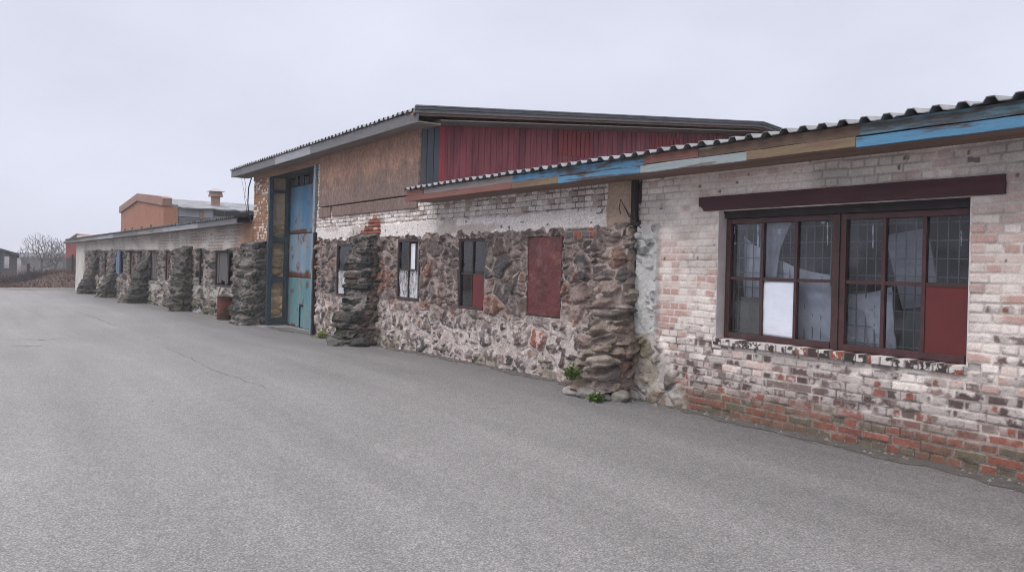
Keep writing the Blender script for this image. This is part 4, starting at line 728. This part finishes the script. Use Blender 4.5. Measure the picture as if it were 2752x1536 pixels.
o = tw.make('dry_twig', M['twig'], None, tuple(P(1722, 612, 6.8))); tag(o, 'bare dry twigs sprouting from the top of the mortar smeared buttress', 'twigs')

rr = random.Random(31); gv = MB()
for k in range(900):
    x = -rr.uniform(2.2, 18) if k < 700 else -rr.uniform(18, 24); y = 6.90 - abs(rr.gauss(0, .13)); z_ = float(roadz(np.array([x]), np.array([y]))[0]); q = rr.choice((.006, .009, .012, .018)) * rr.uniform(.8, 1.5)
    if k % 40 == 0: q *= 2
    a = rr.uniform(0, 6.28); V = []
    for i in range(5): V.append((x + q * 1.2 * math.cos(a + i * 1.257) * rr.uniform(.7, 1.2), y + q * math.sin(a + i * 1.257) * rr.uniform(.7, 1.2), z_ - .004))
    V.append((x + q * .2, y, z_ + q * .9)); gv.add(V, [(i, (i + 1) % 5, 5) for i in range(5)])
o = obj('grit', gv.v, gv.f, mat('mortar_grit', (.19, .175, .165), .95, .5, 6, 0)); tag(o, 'mortar crumbs and grit along the wall foot', kind='stuff')
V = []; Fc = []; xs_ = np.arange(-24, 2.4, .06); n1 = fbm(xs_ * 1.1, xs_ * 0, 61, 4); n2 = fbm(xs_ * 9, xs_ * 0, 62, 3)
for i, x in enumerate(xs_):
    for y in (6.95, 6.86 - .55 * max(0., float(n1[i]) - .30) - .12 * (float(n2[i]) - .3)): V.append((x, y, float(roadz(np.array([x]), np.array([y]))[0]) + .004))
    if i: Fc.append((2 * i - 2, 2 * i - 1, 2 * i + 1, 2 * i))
tag(obj('dirt_strip', V, Fc, mat('dark_grit', (.105, .099, .09), .95, .35, 7, .6, 70, fine=.35, ffreq=90)), kind='structure')  # gritty ribbon, darker than the asphalt, along the wall foot

# ------------------------------------------------------------------ background
OY = 10.5
gl0, gr0, gap_ = P(325, 600, OY), P(440, 560, OY), P(376, 530, OY); oz = P(325, 556, OY).z; oz2 = P(436, 530, OY).z; oa = P(376, 519, OY).z
oh = thing('orange_warehouse', (gap_.x, OY + 6, -.5), 'orange rendered warehouse with a stepped salmon gable behind the low wing', 'warehouse')
ax = gap_.x - .5
MB().prism([(gl0.x, OY, -.8), (gr0.x, OY, -.8), (gr0.x, OY, oz2 - .45), (gr0.x - 2, OY, oz2 - .25), (ax, OY, oa - .5), (gl0.x, OY, oz - .5)], (0, .35, 0)).make('gable_wall', M['orange'], oh)
cp = [(gl0.x - .3, OY - .14, oz - .55), (ax, OY - .14, oa - .58), (gr0.x - 2.0, OY - .14, oz2 - .42), (gr0.x + .2, OY - .14, oz2 - .62), (gr0.x + .3, OY - .14, oz2 - .1), (gr0.x - .4, OY - .14, oz2 + .04), (ax, OY - .14, oa), (gl0.x - .3, OY - .14, oz)]
MB().prism(cp, (0, .62, 0)).make('coping', M['coping'], oh)
MB().box(gr0.x + .001, gr0.x + .12, OY - .02, OY + .9, -.8, oz2 - .5).make('corner_pier', M['orange'], oh)
for px, py in ((336, 619), (356, 616), (381, 613), (406, 609)): p = P(px, py, OY); s_ = .28; MB().box(p.x - s_, p.x + s_, OY - .03, OY - .002, p.z - .1, p.z + .14).make('vent_slot', M['dark'], oh)
sx = gr0.x - .15; MB().box(sx - .2, sx, OY + .36, 40, -.8, oz2 - .75).make('side_wall', M['greyboard'], oh)
def sp(px, py): return PX(px, py, sx)
def srect(nm, px0, px1, py0, py1, o_, m): a, b = sp(px0, (py0 + py1) / 2), sp(px1, (py0 + py1) / 2); MB().box(sx + .002, sx + o_, a.y, b.y, sp((px0 + px1) / 2, py1).z, sp((px0 + px1) / 2, py0).z).make(nm, m, oh)
srect('window_band', 459, 571, 561, 583, .08, M['lightpanel']); srect('window_band', 575, 603, 562, 580, .06, M['dark']); srect('window_band', 606, 668, 566, 582, .05, M['dark']); srect('post', 536, 546, 562, 588, .16, M['tan'])
for k in range(4): srect('board_strip', 445, 560, 590 + 7 * k, 592 + 7 * k, .03, M['oldwood'])
# rough roof slopes
ys = np.linspace(OY + .3, 40, 60); rr = random.Random(8); V = []; Fc = []
for i, y in enumerate(ys):
    e = rr.uniform(-.10, .12); k = rr.uniform(-.05, .05); V += [(sx + .35 + e, y, oz2 - .72 + k - e * .2), (sx - 2.6, y, oz2 - .28 + k * .7), (ax, y, oa - .35 + k * .4), (gl0.x, y, oz - .6)]
for i in range(len(ys) - 1):
    for j in range(3): a = i * 4 + j; Fc.append((a, a + 1, a + 5, a + 4))
o = obj('roof', V, Fc, M['slateroof'], oh); md = o.modifiers.new('thick', 'SOLIDIFY'); md.thickness = .09
vp = PX(579, 545, sx - 3); vw = .42; ve = MB(); cxv = vp.x; cyv = vp.y; hgt = PX(579, 506, sx - 3).z - vp.z; vb = MB().box(cxv - .27, cxv + .27, cyv - .27, cyv + .27, vp.z - .5, vp.z + hgt * .42).make('roof_vent', M['coping'], oh)
def frus(mb, z0, z1, a, b): mb.hexa([(cxv - a, cyv - a, z0), (cxv + a, cyv - a, z0), (cxv + a, cyv + a, z0), (cxv - a, cyv + a, z0), (cxv - b, cyv - b, z1), (cxv + b, cyv - b, z1), (cxv + b, cyv + b, z1), (cxv - b, cyv + b, z1)]); return mb
frus(MB(), vp.z + hgt * .42, vp.z + hgt * .76, .45, .36).make('cowl', M['coping'], vb); frus(MB(), vp.z + hgt * .765, vp.z + hgt, .56, .04).make('cap', mat('pale_vent_cap', (.34, .32, .33), .8, .2, 3, .1, 20), vb)
# red house beyond the end of the wing
a = PD(176, 690, 85); rh = thing('red_house', (a.x, a.y, -.8), 'dull red gabled house peeping out behind the far end of the wing', 'house'); e_ = Vector((rt.x, rt.y, 0)); f_ = Vector((fw.x, fw.y, 0)); pk = 85 / F
def hp(px, py, back=0): q = PD(px, py, 85); return q + f_ * back
wlz = PD(176, 653, 85).z; A = Vector((a.x, a.y, -1)); wd = (250 - 176) * pk
MB().prism([A, A + e_ * wd, A + e_ * wd + Vector((0, 0, wlz + 1)), A + e_ * (wd * .42) + Vector((0, 0, wlz + 1 + 22 * pk)), A + Vector((0, 0, wlz + 1))], f_ * 8).make('wall', M['redwall'], rh)
rf = MB(); T = .18
for s0, s1 in ((-.04, .42), (.42, 1.04)):
    za = wlz + 1 + 22 * pk * (1 - abs(s0 - .42) / .42 if s0 < .42 else 1); zb_ = wlz + 1 + 22 * pk * (1 if s1 <= .43 else 1 - (s1 - .42) / .58)
    q = [A + e_ * wd * s0 + Vector((0, 0, za)), A + e_ * wd * s1 + Vector((0, 0, zb_)), A + e_ * wd * s1 + Vector((0, 0, zb_ + T)), A + e_ * wd * s0 + Vector((0, 0, za + T))]; rf.prism([v - f_ * .25 for v in q], f_ * 8.5)
rf.make('roof', mat('dull_red_roof', (.22, .11, .095), .9, .2, 2, .1, 20), rh)
# dark lean-to shed on the left
Zs = 74; a = PD(-60, 680, Zs); b = PD(47, 700, Zs); k = Zs / F; f_keep = f_; f_ = Vector((b.x, b.y, 0)).normalized(); sh = thing('dark_shed', (b.x, b.y, -.8), 'dark blue black shed with an open bay at the left edge of the view', 'shed')
A = Vector((b.x, b.y, 0)); zt_ = PD(44, 684, Zs).z
def sbox(mb, px0, px1, z0, z1, d0, d1):
    p = [A + e_ * ((q - 47) * k) + f_ * d for q, d in ((px0, d0), (px1, d0), (px1, d1), (px0, d1))]; return mb.hexa([v + Vector((0, 0, z0)) for v in p] + [v + Vector((0, 0, z1)) for v in p])
def swall(mb, px0, px1, z0, d0, d1):
    zz_ = lambda q: zt_ + .95 * (51 - q) / 111 - .06
    p = [A + e_ * ((q - 47) * k) + f_ * d for q, d in ((px0, d0), (px1, d0), (px1, d1), (px0, d1))]; return mb.hexa([v + Vector((0, 0, z0)) for v in p] + [v + Vector((0, 0, zz_(q))) for v, q in zip(p, (px0, px1, px1, px0))])
m_ = MB(); swall(m_, -60, 9, -.9, 0, .15); sbox(m_, 9, 25, -.9, zt_ - 1.31, 0.01, .14); m_.make('wall', M['shedwall'], sh)
swall(MB(), 25, 46, -.9, .005, .15).make('end_wall', mat('dark_grey_boards', (.055, .058, .065), .9, .2, 2, 0), sh)
sbox(sbox(MB(), 9.1, 12, zt_ - 1.31, zt_, -.03, .12), 9.1, 25, zt_ - .2, zt_ - .001, -.02, .13).make('bay_frame', M['oldwood'], sh)
r_ = [A + e_ * ((q - 47) * k) + f_ * d + Vector((0, 0, z)) for q, d, z in ((-60, -.5, zt_ + .95), (51, -.5, zt_ - .05), (51, 4, zt_ - .35), (-60, 4, zt_ + .65))]
MB().prism(r_, (0, 0, .16)).make('roof', M['shedwall'], sh)
f_ = f_keep
# boundary wall, fence, posts
a, b = PD(60, 694, 118), PD(330, 702, 118); A = Vector((a.x, a.y, -1.2)); B = Vector((b.x, b.y, -1.2)); zc = PD(110, 694, 118).z
cw = MB(); n_ = ((B - A).normalized()).cross(up); cw.prism([A, B, B + Vector((0, 0, zc + 1.2)), A + Vector((0, 0, zc + 1.2))], n_ * .25); o = cw.make('concrete_wall', mat('old_dark_concrete', (.13, .13, .135), .9, .2, 1, 0), None, A); tag(o, 'long low grey concrete wall far behind the bare trees', 'wall')
MB().prism([A + Vector((0, 0, zc + 1.2)) - n_ * .1, B + Vector((0, 0, zc + 1.2)) - n_ * .1, B + Vector((0, 0, zc + 1.4)) - n_ * .1, A + Vector((0, 0, zc + 1.4)) - n_ * .1], n_ * .45).make('coping', M['greyboard'], o)
a = PD(177, 735, 64); fe = thing('board_fence', (a.x, a.y, a.z), 'dark weathered board fence below the red house at the end of the wing', 'fence'); bb = MB(); rr = random.Random(5); k = 64 / F
for i in range(11):
    px = 177 + i * 3.3; 
    if i in (7,): continue
    p0 = PD(px, 740, 64); p1 = PD(px + 2.9, 740, 64); ztop = PD(px, 690 + rr.uniform(-3, 5), 64).z; q = [Vector((p0.x, p0.y, -.4)), Vector((p1.x, p1.y, -.4)), Vector((p1.x, p1.y, ztop)), Vector((p0.x, p0.y, ztop + rr.uniform(-.1, .1)))]; bb.prism(q, f_ * .04)
bb.make('boards', M['oldwood'], fe)
for px in (194, 205): p = PD(px, 740, 63.7); zt_ = PD(px, 684, 64).z; MB().box(p.x - .07, p.x + .07, p.y - .07, p.y + .07, -.5, zt_).make('post', M['blackwood'], fe)
for px, py0, py1, l in [(75, 708, 750, 'stout dark timber post standing in brambles left of the bare trees'), (91, 716, 750, 'thin grey post standing in brambles just left of the bare trees')]:
    p = PD(px, py1, 63); z1 = PD(px, py0, 63).z; w_ = .10 if px == 75 else .05; o = MB().box(p.x - w_, p.x + w_, p.y - w_, p.y + w_, -.9, z1).make('timber_post', M['blackwood'] if px == 75 else M['oldwood'], None, (p.x, p.y, -.9), bevel=.02); tag(o, l, 'post')
# bare trees
def tree(px, pbase, ptop, D, seed, wide, label, lean):
    rr = random.Random(seed); p = PD(px, pbase, D); H = PD(px, ptop, D).z - p.z; root = thing('bare_tree', (p.x, p.y, p.z - .4), label, 'tree', 'bare trees beyond the road'); q0 = Vector((p.x, p.y, p.z - .4))
    pos = [q0]; par = [-1]; plen = [0.0]; d = (up + e_ * lean * .25).normalized()
    for k in range(5): pos.append(pos[-1] + (d + e_ * rr.gauss(0, .07) + f_ * rr.gauss(0, .07)) * H * .06); par.append(k); plen.append(plen[-1] + H * .06)
    c = q0 + up * (.60 * H + .4) + e_ * lean * H * .3; tg = []
    while len(tg) < 620:
        v = Vector((rr.uniform(-1, 1), rr.uniform(-1, 1), rr.uniform(-1, 1)))
        if v.length > 1 or v.length < .25 + .1 * rr.random(): continue
        if v.z < -.35 and abs(v.x) < .5: continue
        tg.append(c + e_ * v.x * wide * H * .52 + f_ * v.y * wide * H * .42 + up * v.z * H * .43)
    tg.sort(key=lambda v: (v - pos[5]).length); A_ = np.array([v[:] for v in pos]); Ln = np.array(plen)
    for v in tg:
        dist = np.linalg.norm(A_ - np.array(v[:]), axis=1); below = np.maximum(0, A_[:, 2] - v.z + .05 * H); k = int(np.argmin(dist + .38 * Ln + 1.2 * below)); a = pos[k]; n = max(1, int((v - a).length / (.05 * H))); last = k; new = []
        for i in range(1, n + 1):
            f = i / n; q = a.lerp(v, f) + up * (.10 * (v - a).length * (4 * f * (f - 1)) * .6) + Vector((rr.gauss(0, .012), rr.gauss(0, .012), rr.gauss(0, .012))) * H; pos.append(q); par.append(last); plen.append(plen[last] + (q - pos[last]).length); last = len(pos) - 1; new.append(last)
        A_ = np.concatenate([A_, np.array([pos[i][:] for i in new])]); Ln = np.concatenate([Ln, np.array([plen[i] for i in new])])
    area = [0.0] * len(pos); kids = [0] * len(pos)
    for i in range(1, len(pos)): kids[par[i]] += 1
    for i in range(len(pos) - 1, 0, -1):
        if kids[i] == 0: area[i] += 1
        area[par[i]] += area[i]
    rad = [max(.012, .0052 * H * (max(a, 1) ** .47) * .42) for a in area]; tk = MB(); cr_ = MB()
    for i in range(1, len(pos)): (tk if area[i] > 25 else cr_).tube([pos[par[i]], pos[i]], [min(rad[par[i]], rad[i] * 1.6), rad[i]], 5 if area[i] > 25 else 3)
    tk.make('trunk', M['bark'], root); cr_.make('crown', M['bark'], root)
tree(112, 745, 627, 88, 3, .95, 'wider bare leafless tree beyond the end of the road', -.15)
tree(146, 745, 640, 92, 12, .72, 'slimmer bare leafless tree nearest the red house', .15)
# dead brambles and dry grass
def bramble(px, py, D, w, h, n, seed, label, m):
    p = PD(px, py, D); gz_ = float(terr(np.array([p.x]), np.array([p.y]))[0]); rr = random.Random(seed); mb = MB()
    for i in range(n):
        q = Vector((p.x, p.y, gz_ - .1)) + e_ * rr.uniform(-w, w) * .7 + f_ * rr.uniform(-.8, .8); d = (e_ * rr.gauss(0, .6) + f_ * rr.gauss(0, .5) + Vector((0, 0, rr.uniform(.4, 1.2)))).normalized(); L_ = h * rr.uniform(.5, 1.15); pts = [q]
        for k in range(4): pts.append(pts[-1] + d * L_ / 4); d = (d + Vector((rr.gauss(0, .25), rr.gauss(0, .25), rr.uniform(-.35, .05)))).normalized()
        mb.tube(pts, [.022, .02, .016, .012, .007], 3)
    o = mb.make('dead_shrub', m, None, (p.x, p.y, gz_)); tag(o, label, 'shrub', 'dead shrubs beyond the road')
dk = mat('dark_bramble', (.04, .034, .036), .9, .3, 3, 0); br = mat('brown_bramble', (.12, .07, .055), .9, .3, 3, 0)
for i, (px, D, w, h, n, m, l) in enumerate([(15, 62, 1.5, .8, 420, br, 'brown dead shrub in front of the dark shed'), (45, 60, 1.3, .8, 420, dk, 'dark bramble at the corner of the dark shed'), (72, 61, 1.1, .75, 420, dk, 'dark bramble around the stout timber post'), (95, 60, 1.2, .8, 480, dk, 'dense dark bramble left below the wider bare tree'), (116, 61, 1.1, .75, 460, dk, 'dark bramble under the wider bare tree trunk'), (138, 62, 1.1, .7, 420, br, 'brown bramble under the slimmer bare tree'), (158, 62, 1.0, .65, 360, br, 'low brown bramble left of the earth mound'), (30, 72, 2.0, 1.25, 420, br, 'tall brown thicket behind the road edge by the dark shed'), (88, 74, 2.2, 1.1, 480, br, 'tall brown thicket between the post and the bare trees'), (128, 76, 2.2, 1.0, 480, br, 'brown thicket behind the bare tree trunks')]):
    bramble(px, 760, D, w, h, n, 200 + i, l, m)
rr = random.Random(77); gm = MB()
for i in range(13000):
    x = -rr.uniform(58.5, 84); y = rr.uniform(-9, 10.5); z_ = float(np.interp(0, [0], [0])); 
    gm.v.append((x, y, rr.uniform(.05, .24)))
xy = np.array(gm.v); tz = terr(xy[:, 0], xy[:, 1]); gm = MB()
for (x, y, h_), z_ in zip(xy, tz):
    a_ = rr.uniform(0, 6.28); w_ = .035; dx, dy = math.cos(a_) * w_, math.sin(a_) * w_; lx, ly = rr.gauss(0, .12), rr.gauss(0, .12)
    gm.add([(x - dx, y - dy, z_ - .03), (x + dx, y + dy, z_ - .03), (x + lx + dx * .2, y + ly + dy * .2, z_ + h_)], [(0, 1, 2)])
o = obj('dry_grass', gm.v, gm.f, M['dry']); tag(o, 'dry brown grass on the bank beyond the road', kind='stuff')
# far treeline
xs_ = np.linspace(-260, 160, 160); V = []; Fc = []; base = PD(0, 700, 330)
for i, k_ in enumerate(xs_):
    q = base + e_ * k_; t_ = 1.0 + 2.6 * float(fbm(np.array([k_ * .05]), np.array([3.0]), 6, 5)[0]); V += [(q.x, q.y, -3), (q.x, q.y, t_), (q.x + fw.x * 30, q.y + fw.y * 30, t_ * .9 + .6)]
for i in range(len(xs_) - 1): a = 3 * i; Fc += [(a, a + 3, a + 4, a + 1), (a + 1, a + 4, a + 5, a + 2)]
tag(obj('hills', V, Fc, mat('distant_scrub', (.16, .16, .17), .95, .2, .1, 0)), kind='structure')

hz = bpy.data.materials.new('thin_haze'); hz.use_nodes = True; hn = hz.node_tree.nodes; hn.remove(hn['Principled BSDF']); pv = hn.new('ShaderNodeVolumePrincipled'); pv.inputs['Color'].default_value = (.86, .88, .94, 1); pv.inputs['Density'].default_value = .0013; pv.inputs['Anisotropy'].default_value = 0
hz.node_tree.links.new(pv.outputs[0], hn['Material Output'].inputs['Volume']); tag(MB().box(-720, 70, -320, 520, -6, 9.5).make('haze', hz), kind='stuff')
# ------------------------------------------------------------------ light
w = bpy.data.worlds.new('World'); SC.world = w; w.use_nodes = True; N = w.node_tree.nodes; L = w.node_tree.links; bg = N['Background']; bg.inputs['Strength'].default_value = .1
SUN_EL, SUN_AZ = math.radians(48), math.radians(200)
sky = N.new('ShaderNodeTexSky'); sky.sky_type = 'NISHITA'; sky.sun_disc = False; sky.sun_elevation = SUN_EL; sky.sun_rotation = SUN_AZ; sky.dust_density = 4
tc = N.new('ShaderNodeTexCoord'); sp_ = N.new('ShaderNodeSeparateXYZ'); L.new(tc.outputs['Generated'], sp_.inputs[0])
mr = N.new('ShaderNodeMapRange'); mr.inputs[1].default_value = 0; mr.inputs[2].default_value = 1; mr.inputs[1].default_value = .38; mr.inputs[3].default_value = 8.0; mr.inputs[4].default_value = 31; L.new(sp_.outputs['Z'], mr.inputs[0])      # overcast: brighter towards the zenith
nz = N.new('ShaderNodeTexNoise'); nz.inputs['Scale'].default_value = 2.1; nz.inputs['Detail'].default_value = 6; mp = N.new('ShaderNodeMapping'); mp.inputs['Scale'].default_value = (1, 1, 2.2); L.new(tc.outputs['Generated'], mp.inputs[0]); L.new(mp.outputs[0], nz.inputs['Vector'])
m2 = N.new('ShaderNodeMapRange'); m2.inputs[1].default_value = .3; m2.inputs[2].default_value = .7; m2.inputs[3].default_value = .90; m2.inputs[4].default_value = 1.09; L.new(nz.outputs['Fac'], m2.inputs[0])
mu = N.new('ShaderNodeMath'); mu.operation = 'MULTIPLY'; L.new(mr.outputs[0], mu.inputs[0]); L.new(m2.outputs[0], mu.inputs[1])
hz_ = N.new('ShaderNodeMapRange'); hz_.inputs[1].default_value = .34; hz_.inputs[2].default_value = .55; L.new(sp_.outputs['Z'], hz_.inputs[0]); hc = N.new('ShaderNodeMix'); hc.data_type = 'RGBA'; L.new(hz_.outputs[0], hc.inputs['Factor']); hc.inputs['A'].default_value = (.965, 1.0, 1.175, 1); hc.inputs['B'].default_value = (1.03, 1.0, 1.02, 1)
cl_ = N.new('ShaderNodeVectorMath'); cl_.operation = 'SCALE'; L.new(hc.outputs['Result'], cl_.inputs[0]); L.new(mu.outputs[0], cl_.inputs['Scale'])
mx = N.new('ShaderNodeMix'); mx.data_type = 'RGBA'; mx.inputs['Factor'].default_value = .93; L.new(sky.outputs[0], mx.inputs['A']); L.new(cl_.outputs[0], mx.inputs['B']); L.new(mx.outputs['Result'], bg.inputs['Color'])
sd = bpy.data.lights.new('sun', 'SUN'); sd.energy = 1.0; sd.angle = math.radians(40); sd.color = (1, .97, .93); so = bpy.data.objects.new('sun', sd); COL.objects.link(so)
# Nishita: rotation 0 puts the sun at +Y, growing clockwise seen from above
sdir = Vector((math.sin(SUN_AZ) * math.cos(SUN_EL), math.cos(SUN_AZ) * math.cos(SUN_EL), math.sin(SUN_EL))); so.rotation_euler = (-sdir).to_track_quat('-Z', 'Y').to_euler()
SC.render.engine = 'CYCLES'; SC.cycles.use_denoising = True; SC.cycles.denoiser = 'OPENIMAGEDENOISE'; SC.cycles.denoising_input_passes = 'RGB_ALBEDO_NORMAL'; SC.cycles.denoising_prefilter = 'NONE'; SC.cycles.use_adaptive_sampling = False; SC.cycles.filter_width = 1.0; SC.cycles.max_bounces = 6; SC.cycles.sample_clamp_indirect = 3
vs = SC.view_settings; vs.view_transform = 'Standard'; vs.look = 'None'; vs.gamma = 1; vs.exposure = 0; vs.use_curve_mapping = False
